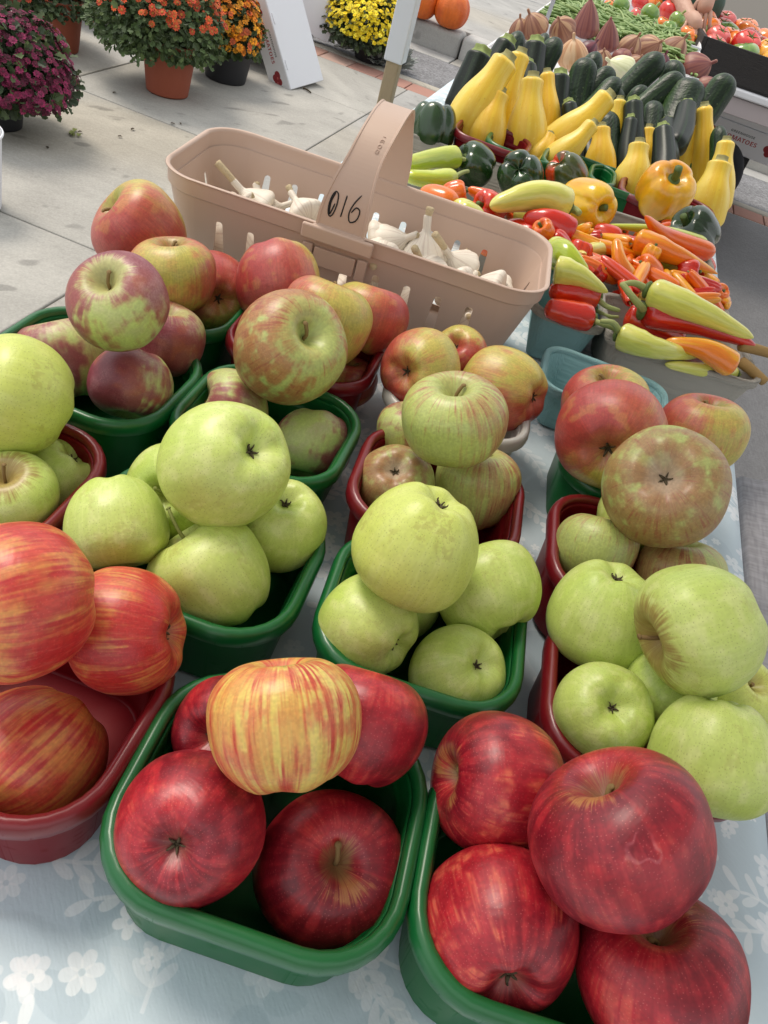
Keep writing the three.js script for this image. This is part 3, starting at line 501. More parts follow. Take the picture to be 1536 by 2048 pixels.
// ================================================================ SLOTTED BASKET OF GARLIC
const pinkP = mat('pinkP', { color: rgb(196, 170, 152), roughness: 0.42, side: THREE.DoubleSide, clearcoat: 0.1, clearcoatRoughness: 0.4 });
const inkM = mat('ink', { color: rgb(22, 20, 22), roughness: 0.6 });
const GBX = -0.14, GBZ = -0.938, GHX = 0.234, GHZ = 0.104, GR = 0.05, GH = 0.14, GBR = 0.02;
const garlicBasket = thing('slotted_basket', 'pinkish beige plastic basket with slotted walls and a strap handle marked 016', 'basket', V(GBX, TH + 0.007, GBZ));
garlicBasket.rotation.y = GBR;
{
  const top = GH - 0.02, inset = (h) => 0.036 - 0.03 * (h / top), outs = [];
  const panel = (half, halfOff, turn, n, gap) => {
    const s = new THREE.Shape(); s.moveTo(-half, 0); s.lineTo(half, 0); s.lineTo(half, top); s.lineTo(-half, top); s.closePath();
    for (let k = 0; k < n; k++) {
      const x = (k - (n - 1) / 2) * gap, h0 = 0.01, h1 = 0.098, w0 = 0.0092, w1 = 0.0042, p = new THREE.Path();
      p.moveTo(x - w0, h0); p.lineTo(x - w1, h1 - w1); p.quadraticCurveTo(x - w1, h1, x, h1); p.quadraticCurveTo(x + w1, h1, x + w1, h1 - w1); p.lineTo(x + w0, h0); p.closePath(); s.holes.push(p);
    }
    const g = new THREE.ExtrudeGeometry(s, { depth: 0.0022, bevelEnabled: false, curveSegments: 4 });
    const P = g.attributes.position; for (let i = 0; i < P.count; i++) P.setZ(i, halfOff - inset(P.getY(i)) - P.getZ(i));
    g.rotateY(turn); g.computeVertexNormals(); g.deleteAttribute('uv'); return g.toNonIndexed ? (g.index ? g.toNonIndexed() : g) : g;
  };
  outs.push(panel(GHX - GR, GHZ, 0, 9, 0.0385), panel(GHX - GR, GHZ, Math.PI, 9, 0.0385), panel(GHZ - GR, GHX, Math.PI / 2, 3, 0.034), panel(GHZ - GR, GHX, -Math.PI / 2, 3, 0.034));
  for (const [sx, sz, a0] of [[1, 1, 0], [-1, 1, 1], [-1, -1, 2], [1, -1, 3]]) for (const th of [0, 0.0022]) {
    const g = grid(10, 6, (u, v) => { const h = v * top, r = GR - inset(h) - th, a = (a0 + u) * Math.PI / 2; return V(sx * (GHX - GR) + Math.cos(a) * r, h, sz * (GHZ - GR) + Math.sin(a) * r); });
    g.deleteAttribute('uv'); outs.push(g.toNonIndexed());
  }
  const fl = loft(GHX - 0.036, GHZ - 0.036, GR - 0.036, [[0, 0], [0, 0.0025]], [0, -1]); fl.deleteAttribute('uv'); outs.push(fl.toNonIndexed());
  part('body', mergeGeometries(outs), pinkP, garlicBasket);
  part('rim', loft(GHX, GHZ, GR, [[0.0085, GH - 0.021], [0.0045, GH - 0.0205], [0.003, GH - 0.0185], [0.0022, GH - 0.003], [-0.0005, GH - 0.0015], [0.0005, GH], [0.0045, GH - 0.0004], [0.0055, GH - 0.004], [0.0062, GH - 0.0195]], false, true, 10), pinkP, garlicBasket);
  // strap
  const strap = (t) => { const a = Math.PI * t, c = Math.cos(a), s = Math.sin(a); return V(-0.013 * (1 - sm(0, 0.45, t)), GH - 0.006 + 0.114 * Math.pow(s, 0.85), (GHZ - 0.002) * Math.sign(c) * Math.pow(Math.abs(c), 0.75)); };
  const half = (t) => { const e = Math.min(t, 1 - t); return 0.019 + 0.009 * (1 - sm(0.02, 0.26, e)); };
  const strapN = (t) => { const a = strap(Math.max(0, t - 0.01)), b = strap(Math.min(1, t + 0.01)), T = b.sub(a).normalize(); return V(0, -T.z, T.y); };
  const sec = [[-1, -1], [1, -1], [1, 1], [0.9, 1], [0.86, 0.45], [-0.86, 0.45], [-0.9, 1], [-1, 1]];
  const hg = grid(sec.length, 60, (u, v) => { const q = sec[Math.round(u * sec.length) % sec.length], p = strap(v), n = strapN(v); return V(p.x + q[0] * half(v), p.y, p.z).addScaledVector(n, q[1] * 0.0018); }, true);
  const handle = part('handle', hg.toNonIndexed(), pinkP, garlicBasket); handle.geometry.computeVertexNormals();
  const onStrap = (s, t, o = 0.0022) => { const p = strap(t); p.x += s; return p.addScaledVector(strapN(t), o * 0.5); };
  const stroke = (pts, r = 0.00085) => bentTube(pts.map(([s, t]) => onStrap(s, t)), r, r, 6, 28);
  const ring = (cx, cy, rx, ry, a0, a1, n = 14) => Array.from({ length: n + 1 }, (_, i) => { const a = a0 + (a1 - a0) * i / n; return [cx + rx * Math.cos(a), cy + ry * Math.sin(a)]; });
  // the marker figures 0 1 6, drawn with the pen's strokes
  const t0 = 0.07, k = 0.036;
  part('marker_writing', mergeGeometries([
    stroke(ring(-0.0145, t0, 0.0042, k, 1.3, 7.7)), stroke([[-0.0152, t0 + k * 0.9], [-0.0172, t0 + k * 0.1], [-0.0155, t0 - k * 0.85], [-0.0125, t0 + k * 0.05]]),
    stroke([[-0.0025, t0 + k * 0.95], [-0.0028, t0 - k * 0.8]]),
    stroke([[0.0125, t0 + k * 1.35], [0.0075, t0 + k * 0.5], [0.0052, t0 - k * 0.35], [0.0085, t0 - k * 0.95], [0.0148, t0 - k * 0.7], [0.0158, t0 + k * 0.1], [0.0115, t0 + k * 0.25], [0.0072, t0 - k * 0.25]]),
  ]), inkM, handle);
  // raised mould marks near the top: 803-
  const em = (pts) => stroke(pts, 0.0005), L = []; let row = 0.27; const cx = 0.008, w = 0.0022, hh = 0.007;
  const glyph = (list) => { for (const l of list) L.push(em(l.map(([a, b]) => [cx + b * w, row + a * hh]))); row += 0.022; };
  glyph([ring(-0.5, 0, 0.5, 0.8, 0, 6.28, 8), ring(0.5, 0, 0.5, 0.8, 0, 6.28, 8)]); glyph([ring(0, 0, 0.9, 0.9, 0, 6.28, 10)]); glyph([ring(-0.5, 0, 0.5, 0.8, -2, 2, 7), ring(0.5, 0, 0.5, 0.8, -2, 2, 7)]); glyph([[[0, -0.7], [0, 0.7]]]);
  part('mould_mark', mergeGeometries(L), pinkP, handle);
  const bar = boxGeo(0.062, 0.006, 0.007, 0.002); bar.translate(-0.013, GH - 0.004, GHZ - 0.001); part('foot_bar', bar, pinkP, garlicBasket);
  const cl = boxGeo(0.084, 0.0175, 0.006, 0.0028); cl.translate(-0.013, GH - 0.0105, GHZ + 0.0025); part('clip_plate', cl, pinkP, garlicBasket);
  for (const s of [-1, 1]) { const c2 = boxGeo(0.012, 0.026, 0.005, 0.0015); c2.translate(-0.013 + s * 0.033, GH - 0.04, GHZ - 0.0055); part('clip_tab', c2, pinkP, garlicBasket); }
  const cl2 = boxGeo(0.05, 0.022, 0.0045, 0.0015); cl2.translate(-0.013, GH - 0.04, GHZ - 0.006); part('clip_tongue', cl2, pinkP, garlicBasket);
}
const garlicTex = dataTex(256, 128, (u, v) => { const a = u * 6.283, st = fbm(Math.cos(a) * 14, v * 1.5, Math.sin(a) * 14, 3), n = vn(u * 60, v * 50, 3); return mix3([234, 227, 212], [198, 182, 168], sm(0.5, 0.75, st) * 0.55 + 0.1 * n); });
const garlicM = mat('garlic', { map: garlicTex, roughness: 0.55, sheen: 0.3 }), stalkM = mat('stalk', { color: rgb(214, 196, 158), roughness: 0.8, bumpMap: skinBump, bumpScale: 0.003 }), rootM = mat('root', { color: rgb(150, 130, 96), roughness: 1 });
const bulbProf = (t) => t < 0.72 ? Math.pow(Math.sin(Math.PI * Math.pow(t / 0.86, 0.78)), 0.75) : 0;
const bulbGeos = [0, 1].map((k) => pod([V(0, -0.8, 0), V(0, 0, 0), V(0.03, 1.3, 0)], (t, a) => { const q = Math.min(1, t / 0.78), b = Math.pow(Math.max(0, Math.sin(Math.PI * Math.pow(q, 0.8))), 0.6), r = Math.max(0.15, b * (1 - 0.25 * q)) * 1.12; return cap(t, 0.12, 0.02) * r * (1 + 0.075 * (Math.pow(Math.abs(Math.sin(a * (4 + k) + k)), 0.6) - 0.6) * sm(0.75, 0.3, t)); }, 40, 30));
const stalkGeo = pod([V(0, 0.7, 0), V(0.05, 1.4, 0), V(0.1, 2.3, 0.05)], (t) => (0.15 + 0.035 * t) * cap(t, 0.03, 0.02), 8, 10), stalkShort = pod([V(0, 0.7, 0), V(0.05, 1.2, 0), V(0.12, 1.6, 0.05)], (t) => (0.15 + 0.02 * Math.sin(9 * t)) * cap(t, 0.03, 0.02), 8, 8);
const rootGeo = (() => { const o = []; for (let i = 0; i < 14; i++) { const a = i * 0.45, r = 0.1 + 0.12 * (i % 3) / 2; o.push(bentTube([V(Math.cos(a) * 0.05, -0.76, Math.sin(a) * 0.05), V(Math.cos(a) * r, -0.86, Math.sin(a) * r), V(Math.cos(a) * r * 1.9, -0.84 - 0.05 * (i % 2), Math.sin(a) * r * 1.9)], 0.018, 0.01, 5, 5)); } return mergeGeometries(o); })();
const garlicSpots = [ // px, py, width px, height above table, lean x, y, z (world), long stalk?, note
  [505, 405, 95, 0.085, -0.8, 0.55, 0.1, 1, 'white garlic bulb with a long leaning stalk'], [605, 422, 88, 0.095, -0.7, 0.3, -0.5, 0, 'white garlic bulb with streaked skin beside the handle'],
  [560, 400, 80, 0.075, 0.7, 0.4, -0.4, 0, 'garlic bulb behind the crossed stalks'], [400, 395, 75, 0.06, -0.3, 0.2, -0.9, 0, 'garlic bulb at the rounded end of the basket'],
  [850, 496, 108, 0.1, -0.25, 0.95, -0.2, 0, 'large white garlic bulb with a dry tuft'], [765, 478, 82, 0.09, 0.85, 0.4, -0.2, 0, 'round garlic bulb touching the handle'], [740, 500, 66, 0.09, -0.9, 0.2, 0.3, 0, 'small garlic bulb under the handle'],
  [893, 525, 70, 0.085, 0.6, 0.6, -0.5, 0, 'garlic bulb with a torn stalk end'], [935, 548, 66, 0.07, 0.3, -0.5, -0.8, 0, 'garlic bulb showing its roots'], [1010, 572, 80, 0.06, 0.9, 0.4, -0.2, 1, 'garlic bulb with a papery neck at the end wall'], [1000, 592, 62, 0.09, -0.5, 0.1, 0.6, 0, 'small ribbed garlic bulb against the front wall'],
  [690, 455, 70, 0.07, 0.2, 0.9, 0.3, 0, 'garlic bulb half hidden by the handle'], [470, 420, 70, 0.07, 0.8, 0.2, 0.3, 1, 'garlic bulb with a thin stalk under the others'],
];
for (let i = 0; i < 27; i++) { const lx = (i % 9 - 4) * 0.044 + rr(-0.012, 0.012), lz = [0.04, 0, -0.042][i / 9 | 0] + rr(-0.008, 0.008); garlicSpots.push([0, 0, 0, (lx > 0.02 ? 0.072 : 0.058) + 0.022 * (i % 2) + rr(-0.006, 0.006), rr(-1, 1), rr(-0.2, 0.9), rr(-1, 1), i % 5 === 0 ? 1 : 0, 'white garlic bulb in the pile filling the slotted basket', V(GBX + lx, 0, GBZ + lz)]); }
for (const [px, py, w0, h, ax, ay, az, lg, label, fixed] of garlicSpots) {
  const w = w0 * 0.9;
  const p = fixed ? fixed.setY(TH + h) : at(px, py, h), r = fixed ? rr(0.024, 0.029) : w * depthOf(p) / FPX / 2, g = thing('garlic_bulb', label, 'garlic', null, 'garlic bulbs in the slotted basket');
  part('bulb', bulbGeos[lg], garlicM, g); const sk1 = part('stalk', lg ? stalkGeo : stalkShort, stalkM, g); if (fixed && !lg) { sk1.scale.set(0.85, 0.8, 0.85); sk1.position.y = 0.06; } part('roots', rootGeo, rootM, g);
  // keep inside the walls
  const q = p.clone().sub(V(GBX, 0, GBZ)); q.x = Math.max(-GHX + 0.03 + r, Math.min(GHX - 0.03 - r, q.x)); q.z = Math.max(-GHZ + 0.026 + r, Math.min(GHZ - 0.026 - r, q.z));
  g.position.set(GBX + q.x, p.y, GBZ + q.z); g.scale.setScalar(r); g.quaternion.setFromUnitVectors(V(0, 1, 0), V(ax, ay, az).normalize());
}
console.log('garlic');

// ================================================================ TRAYS OF PEPPERS
const pulpBump = dataTex(256, 256, (u, v) => 0.6 * tile2(u, v, 40, 2, 4) + 0.4 * vn(u * 120, v * 120, 1), false);
const pulpTeal = mat('pulpTeal', { color: rgb(130, 170, 172), roughness: 0.95, bumpMap: pulpBump, bumpScale: 0.002, side: THREE.DoubleSide }), pulpGrey = mat('pulpGrey', { color: rgb(164, 160, 150), roughness: 0.95, bumpMap: pulpBump, bumpScale: 0.002, side: THREE.DoubleSide });
function pulpTray(label, x, z, hx, hz, rot, H, bodyM, rimM) {
  const g = thing('pulp_tray', label, 'tray', V(x, TH + 0.0065, z), 'moulded pulp trays'); g.rotation.y = rot; const R = 0.03;
  part('body', loft(hx, hz, R, [[0.024, 0], [0.02, 0.003], [0.004, H - 0.006], [0.008, H - 0.0055], [0.024, 0.007], [0.03, 0.005]], [0, -1]), bodyM, g);
  part('rim', loft(hx, hz, R, [[0.004, H - 0.012], [0, H - 0.0115], [-0.0005, H - 0.002], [0.001, H], [0.007, H - 0.001], [0.008, H - 0.006]], false, true), rimM, g);
  return g;
}
pulpTray('teal pulp tray of red and pale yellow peppers', 0.142, -1.04, 0.052, 0.085, 0.02, 0.078, pulpTeal, pulpGrey);
pulpTray('grey pulp tray heaped with long yellow, orange and red peppers', 0.298, -1.025, 0.108, 0.078, 0.12, 0.078, pulpGrey, pulpGrey);
pulpTray('empty teal pulp tray behind the orange-red apples', 0.2, -0.848, 0.08, 0.056, -0.04, 0.064, pulpTeal, pulpTeal);
pulpTray('grey pulp tray of small orange and yellow hot peppers', 0.288, -1.21, 0.1, 0.075, 0.1, 0.076, pulpGrey, pulpGrey);
pulpTray('grey pulp tray of orange and green peppers before the squash', 0.283, -1.395, 0.102, 0.078, 0.08, 0.076, pulpGrey, pulpGrey);
pulpTray('grey pulp tray of yellow and red peppers behind the garlic basket', 0.075, -1.26, 0.1, 0.1, 0.02, 0.07, pulpGrey, pulpGrey);
pulpTray('grey pulp tray of green bell peppers behind the garlic basket', -0.09, -1.5, 0.13, 0.1, 0.02, 0.05, pulpGrey, pulpGrey);

const pepTexCache = {};
function pepTex(c1, c2, key) { return pepTexCache[key] ??= dataTex(128, 128, (u, v) => { const a = u * 6.283, n = fbm(Math.cos(a) * 1.4, v * 2.2, Math.sin(a) * 1.4 + key.length, 3), f = vn(Math.cos(a) * 12, v * 20, Math.sin(a) * 12); return tint(mix3(c1, c2, sm(0.42, 0.68, n)), 0.96 + 0.08 * f); }); }
const PC = { pale: [[226, 222, 120], [206, 210, 96]], yellow: [[240, 196, 40], [230, 170, 24]], lime: [[196, 206, 66], [170, 190, 50]], red: [[206, 38, 20], [178, 22, 16]], orange: [[236, 116, 20], [222, 84, 14]], redor: [[216, 62, 18], [196, 34, 14]], gold: [[240, 166, 26], [232, 124, 20]], green: [[34, 66, 26], [22, 48, 20]], mixed: [[70, 80, 32], [220, 74, 22]], darkred: [[120, 20, 14], [90, 14, 12]], tan: [[176, 140, 84], [150, 116, 66]] };
PC.ybell = [[242, 182, 34], [236, 160, 26]];
const pepMat = (k) => mat('pep' + k, { map: pepTex(PC[k][0], PC[k][1], k), roughness: 0.24, clearcoat: 0.5, clearcoatRoughness: 0.12 });
const pepStem = mat('pepstem', { color: rgb(84, 104, 48), roughness: 0.6 }), pepStemL = mat('pepstemL', { color: rgb(150, 160, 96), roughness: 0.6 });
const pts3 = (l) => l.map(([x, y, h]) => at(x, y, h));
const PN = { pale: 'pale yellow', yellow: 'yellow', lime: 'yellow-green', red: 'red', orange: 'orange', redor: 'orange-red', gold: 'golden orange', green: 'dark green', mixed: 'green and red', darkred: 'dark red', tan: 'tan' };
// long pepper from its shoulder to its tip
function longPepper(list, w, col, label, stem, group, blunt = 0.25) {
  const P = pts3(list), d = depthOf(P[0]), r = w * d / FPX / 2, ph = rr(0, 6), g = thing('long_pepper', label, 'pepper', null, group);
  part('flesh', pod(P, (t, a) => r * cap(t, 0.09, 0.12) * (1 - (1 - blunt) * Math.pow(t, 1.5)) * (1 + 0.05 * Math.cos(3 * a + ph + t) + 0.1 * (fbm(t * 7 + ph, Math.cos(a), Math.sin(a), 2) - 0.5) + 0.035 * (fbm(t * 22 + ph, Math.cos(a) * 2.5, Math.sin(a) * 2.5, 2) - 0.5)) * (1 - 0.08 * (1 - sm(0, 0.25, t))), 22, 36), pepMat(col), g);
  if (stem) { const dir = P[0].clone().sub(P[1]).normalize(), S = [P[0].clone().addScaledVector(dir, -r * 0.15), ...pts3(stem)], cal = new THREE.SphereGeometry(r * 0.55, 12, 8); cal.scale(1, 0.45, 1); cal.applyQuaternion(new THREE.Quaternion().setFromUnitVectors(V(0, 1, 0), dir)); cal.translate(P[0].x + dir.x * r * 0.05, P[0].y + dir.y * r * 0.05, P[0].z + dir.z * r * 0.05); part('calyx', cal, pepStem, g); part('stem', bentTube(S, r * 0.22, r * 0.16, 8, 12), pepStemL, g); }
  return rebase(g);
}
// bell pepper: unit shape, stem at +y
const bellGeos = [4, 3, 4].map((n, k) => grid(48, 32, (u, v) => {
  const p = (1 - v) * Math.PI, a = -u * 6.28318, s = Math.sin(p), c = Math.cos(p), lob = Math.abs(Math.cos(a * n / 2 + k)), L = 1 - 0.2 * Math.pow(1 - lob, 2.2) * (0.5 + 0.5 * Math.abs(c));
  let rho = Math.pow(s, 0.62) * L * (1 + 0.1 * c - 0.05 * k * c), y = [1.02, 1.25, 0.9][k] * Math.sign(c) * Math.pow(Math.abs(c), 0.75);
  if (c > 0) y -= 0.42 * Math.exp(-rho * rho * 9); else y += (0.3 * Math.exp(-rho * rho * 7)) + 0.12 * (1 - lob) * -c;
  return V(Math.cos(a) * rho, y, Math.sin(a) * rho);
}, true));
const bellStem = mergeGeometries([bentTube([V(0, 0.5, 0), V(0.02, 0.85, 0), V(0.1, 1.15, 0.05)], 0.13, 0.15, 8, 8), (() => { const s = new THREE.SphereGeometry(0.3, 14, 6); s.scale(1, 0.3, 1); s.translate(0, 0.58, 0); return s; })()]);
function bell(px, py, w, h, col, k, ax, label, name = 'bell_pepper', group = 'bell peppers') {
  const p = at(px, py, h), r = w * depthOf(p) / FPX / 2, g = thing(name, label, 'pepper', p, group); g.scale.setScalar(r); g.quaternion.setFromUnitVectors(V(0, 1, 0), V(...ax).normalize()).multiply(new THREE.Quaternion().setFromAxisAngle(V(0, 1, 0), rr(0, 6)));
  part('flesh', bellGeos[k], pepMat(col), g); part('stem', bellStem, pepStem, g); return g;
}
const gB = 'grey tray heaped with long peppers', q1 = 'long peppers in the near grey tray';
longPepper([[1296, 580, 0.13], [1400, 622, 0.135], [1507, 676, 0.125]], 66, 'pale', 'long pale yellow pepper lying over the red one', [[1268, 566, 0.135], [1240, 570, 0.13]], q1, 0.22);
longPepper([[1285, 622, 0.105], [1400, 648, 0.11], [1512, 692, 0.105]], 70, 'red', 'long shiny red pepper with a curved green stem', [[1268, 598, 0.13], [1243, 566, 0.14]], q1, 0.2);
longPepper([[1250, 632, 0.085], [1300, 650, 0.085], [1370, 675, 0.08]], 54, 'redor', 'orange-red pepper under the long red one', null, q1, 0.5);
longPepper([[1236, 668, 0.095], [1300, 692, 0.1], [1395, 712, 0.088]], 60, 'pale', 'pale yellow pepper with a stem curling over its shoulder', [[1225, 645, 0.115], [1200, 642, 0.11]], q1, 0.3);
longPepper([[1468, 735, 0.098], [1410, 700, 0.108], [1330, 682, 0.1]], 56, 'gold', 'curved golden orange pepper bending over the rim', null, q1, 0.3);
longPepper([[1472, 747, 0.075], [1400, 738, 0.08], [1330, 728, 0.08]], 34, 'pale', 'thin pale pepper along the tray rim', [[1482, 750, 0.075]], q1, 0.4);
longPepper([[1440, 715, 0.07], [1400, 722, 0.07], [1350, 720, 0.07]], 40, 'darkred', 'dark red pepper deep between the others', null, q1, 0.5);
for (const [l, w, s] of [[[[1478, 690, 0.1], [1510, 698, 0.1], [1545, 708, 0.1]], 24, 'upper'], [[[1480, 722, 0.085], [1505, 742, 0.085], [1532, 766, 0.08]], 24, 'lower']]) { const P = pts3(l), r = w * depthOf(P[0]) / FPX / 2, m = flags(new THREE.Mesh(bentTube(P, r, r * 0.8, 10, 14), mat('tanstem', { color: rgb(158, 128, 78), roughness: 0.8 }))); m.name = numbered('dry_stalk'); scene.add(m); tag(m, `dry tan stalk poking out of the grey pepper tray, ${s} one`, 'stalk', 'dry stalks'); rebase1(m); }
const q2 = 'peppers in the teal tray', q3 = 'small hot peppers', q4 = 'peppers in the far grey tray', q5 = 'peppers behind the garlic basket';
longPepper([[1108, 540, 0.12], [1150, 548, 0.125], [1216, 585, 0.115]], 66, 'pale', 'long pale yellow pepper tapering over the teal tray', null, q2, 0.15);
longPepper([[1112, 500, 0.12], [1135, 515, 0.13], [1175, 548, 0.12]], 60, 'lime', 'yellow-green pepper beside the slotted basket corner', null, q2, 0.3);
longPepper([[1195, 594, 0.1], [1140, 586, 0.1], [1100, 580, 0.1]], 54, 'redor', 'orange-red pepper lying under the pale one in the teal tray', [[1212, 612, 0.1], [1240, 622, 0.098]], q2, 0.6);
longPepper([[1184, 640, 0.088], [1130, 626, 0.09], [1090, 614, 0.09]], 58, 'redor', 'orange-red pepper along the front of the teal tray', [[1205, 648, 0.095], [1232, 660, 0.09], [1240, 690, 0.08]], q2, 0.6);
longPepper([[1190, 618, 0.082], [1160, 614, 0.08], [1125, 604, 0.08]], 40, 'green', 'dark green pepper deep in the teal tray', [[1215, 632, 0.085], [1238, 634, 0.085]], q2, 0.6);
bell(1296, 540, 52, 0.1, 'orange', 1, [-0.6, 0.3, 0.2], 'orange hot pepper lying in the middle of the small peppers', 'small_pepper', q3);
longPepper([[1262, 560, 0.09], [1240, 525, 0.11], [1232, 478, 0.13]], 36, 'gold', 'golden hot pepper standing up on its stem end', [[1268, 575, 0.09]], q3, 0.5);
bell(1302, 508, 38, 0.115, 'gold', 0, [0.1, 1, -0.2], 'small golden pepper with a hooked stem', 'small_pepper', q3);
bell(1338, 520, 42, 0.1, 'pale', 1, [-0.9, 0.2, 0.1], 'small pale yellow pepper lying sideways', 'small_pepper', q3);
bell(1375, 542, 46, 0.105, 'redor', 0, [0.9, 0.35, 0.2], 'small orange-red pepper with its stem to the mat', 'small_pepper', q3);
longPepper([[1410, 572, 0.095], [1375, 560, 0.1], [1335, 545, 0.1]], 34, 'gold', 'golden hot pepper behind the long pale pepper', null, q3, 0.5);
bell(1262, 582, 34, 0.09, 'orange', 0, [0, -0.3, 1], 'small orange pepper tucked at the tray rim', 'small_pepper', q3);
bell(1432, 590, 40, 0.09, 'orange', 1, [0.3, 0.9, 0.5], 'small orange pepper at the outer tray corner', 'small_pepper', q3);
bell(1446, 606, 32, 0.085, 'gold', 0, [-0.3, -0.2, 1], 'small golden pepper at the outer tray corner', 'small_pepper', q3);
bell(1275, 512, 34, 0.095, 'gold', 0, [0.8, 0.2, 0.5], 'small yellow pepper between the golden ones', 'small_pepper', q3);
bell(1225, 545, 40, 0.085, 'orange', 1, [0.2, 0.4, 0.7], 'small orange pepper at the inner tray corner', 'small_pepper', q3);
bell(1345, 560, 36, 0.085, 'redor', 0, [0.2, 0.4, 0.7], 'small red pepper under the golden one', 'small_pepper', q3);
longPepper([[1412, 488, 0.11], [1320, 462, 0.12], [1208, 450, 0.11]], 30, 'lime', 'long yellow-green pepper crossing behind the orange one', null, q4, 0.2);
longPepper([[1425, 508, 0.105], [1330, 470, 0.12], [1290, 432, 0.15]], 44, 'orange', 'orange pepper with its tip turned up', null, q4, 0.2);
longPepper([[1268, 480, 0.115], [1340, 505, 0.12], [1436, 548, 0.105]], 60, 'gold', 'large golden orange pepper pointing outward', null, q4, 0.1);
longPepper([[1190, 488, 0.1], [1240, 502, 0.1], [1300, 518, 0.095]], 28, 'gold', 'thin golden pepper at the tray rim', null, q4, 0.4);
bell(1212, 474, 50, 0.095, 'redor', 1, [0.9, 0.1, 0.2], 'orange-red pepper with a bent green stem', 'small_pepper', q4);
bell(1388, 468, 96, 0.1, 'green', 0, [-0.8, 0.5, 0.3], 'dark green bell pepper beside the orange peppers');
longPepper([[1140, 470, 0.1], [1095, 445, 0.11], [1045, 440, 0.1]], 66, 'red', 'shiny red pepper under the big yellow one', null, q5, 0.5);
bell(1155, 512, 52, 0.09, 'redor', 1, [0, 0.9, -0.3], 'orange-red pepper with its stem up beside the trays', 'small_pepper', q5);
bell(1118, 492, 50, 0.1, 'redor', 1, [-0.7, 0.5, 0], 'orange-red pepper behind the slotted basket corner', 'small_pepper', q5);
bell(1088, 462, 44, 0.115, 'orange', 0, [-0.6, 0.6, 0.5], 'curled orange pepper above the slotted basket', 'small_pepper', q5);
bell(1160, 468, 34, 0.1, 'pale', 1, [0.4, 0.8, 0.2], 'small crumpled pale yellow pepper', 'small_pepper', q5);
bell(1196, 548, 42, 0.09, 'red', 0, [0.3, 0.6, 0.3], 'small red pepper between the trays', 'small_pepper', q5);
longPepper([[1130, 412, 0.12], [1070, 392, 0.13], [980, 412, 0.11]], 78, 'pale', 'big pale yellow pepper bowed over the red one', [[1150, 420, 0.12], [1160, 428, 0.12]], q5, 0.35);
bell(1172, 408, 96, 0.11, 'yellow', 1, [0.5, 0.2, 0.6], 'yellow bell pepper beside the orange one');
bell(866, 252, 92, 0.07, 'green', 0, [0.15, -1, 0.3], 'dark green bell pepper standing on its stem end');
bell(946, 332, 88, 0.06, 'green', 2, [-0.8, 0.4, 0.4], 'dark green bell pepper behind the yellow-green peppers');
bell(1040, 350, 92, 0.08, 'green', 0, [0.2, -0.5, -0.8], 'squat dark green bell pepper under the squash');
bell(1132, 346, 78, 0.085, 'mixed', 0, [0.6, -0.5, -0.3], 'bell pepper turning from green to red');
bell(1330, 382, 112, 0.115, 'ybell', 2, [0.05, 0.75, 0.45], 'orange-yellow bell pepper with its stem up');
longPepper([[915, 315, 0.075], [870, 318, 0.075], [800, 330, 0.075]], 46, 'lime', 'yellow-green pepper with its stem to the green bells', [[925, 318, 0.078], [932, 320, 0.078]], q5, 0.5);
longPepper([[905, 358, 0.07], [870, 360, 0.07], [810, 352, 0.07]], 46, 'lime', 'yellow-green pepper behind the slotted basket handle', [[925, 345, 0.075], [938, 342, 0.075]], q5, 0.5);
bell(908, 388, 50, 0.07, 'orange', 0, [0.8, 0.4, -0.2], 'orange pepper behind the slotted basket rim', 'small_pepper', q5);
longPepper([[990, 402, 0.075], [965, 390, 0.075], [935, 378, 0.075]], 34, 'orange', 'thin orange pepper pointing at the green bells', null, q5, 0.4);
{
  const heap = [[1215, 560, 0.07], [1240, 590, 0.075], [1290, 590, 0.06], [1320, 535, 0.09], [1355, 530, 0.085], [1400, 556, 0.08], [1415, 600, 0.065], [1250, 545, 0.075], [1330, 575, 0.07], [1385, 580, 0.07], [1255, 495, 0.085], [1225, 500, 0.08], [1320, 490, 0.085], [1360, 500, 0.08], [1300, 465, 0.08], [1235, 465, 0.08], [1410, 520, 0.07], [1345, 452, 0.08], [1135, 485, 0.08], [1105, 470, 0.085], [1180, 525, 0.07], [1075, 480, 0.08], [1120, 455, 0.08], [1165, 490, 0.075], [1030, 425, 0.07], [1055, 435, 0.08], [1195, 505, 0.07], [1150, 540, 0.085], [1105, 520, 0.09]];
  const cs = ['orange', 'redor', 'gold', 'pale', 'redor', 'red', 'orange', 'lime']; heap.forEach(([px, py, h], i) => bell(px + rr(-5, 5), py + rr(-5, 5), rr(28, 42), h, cs[(i * 5 + (i >> 2)) % 8], 1, [rr(-1, 1), rr(0, 0.8), rr(-0.4, 1)], `small ${PN[cs[(i * 5 + (i >> 2)) % 8]]} pepper tucked among the heaped peppers`, 'small_pepper', 'peppers filling the heaps').scale.multiply(V(0.8, rr(1.1, 1.9), 0.8)));
}
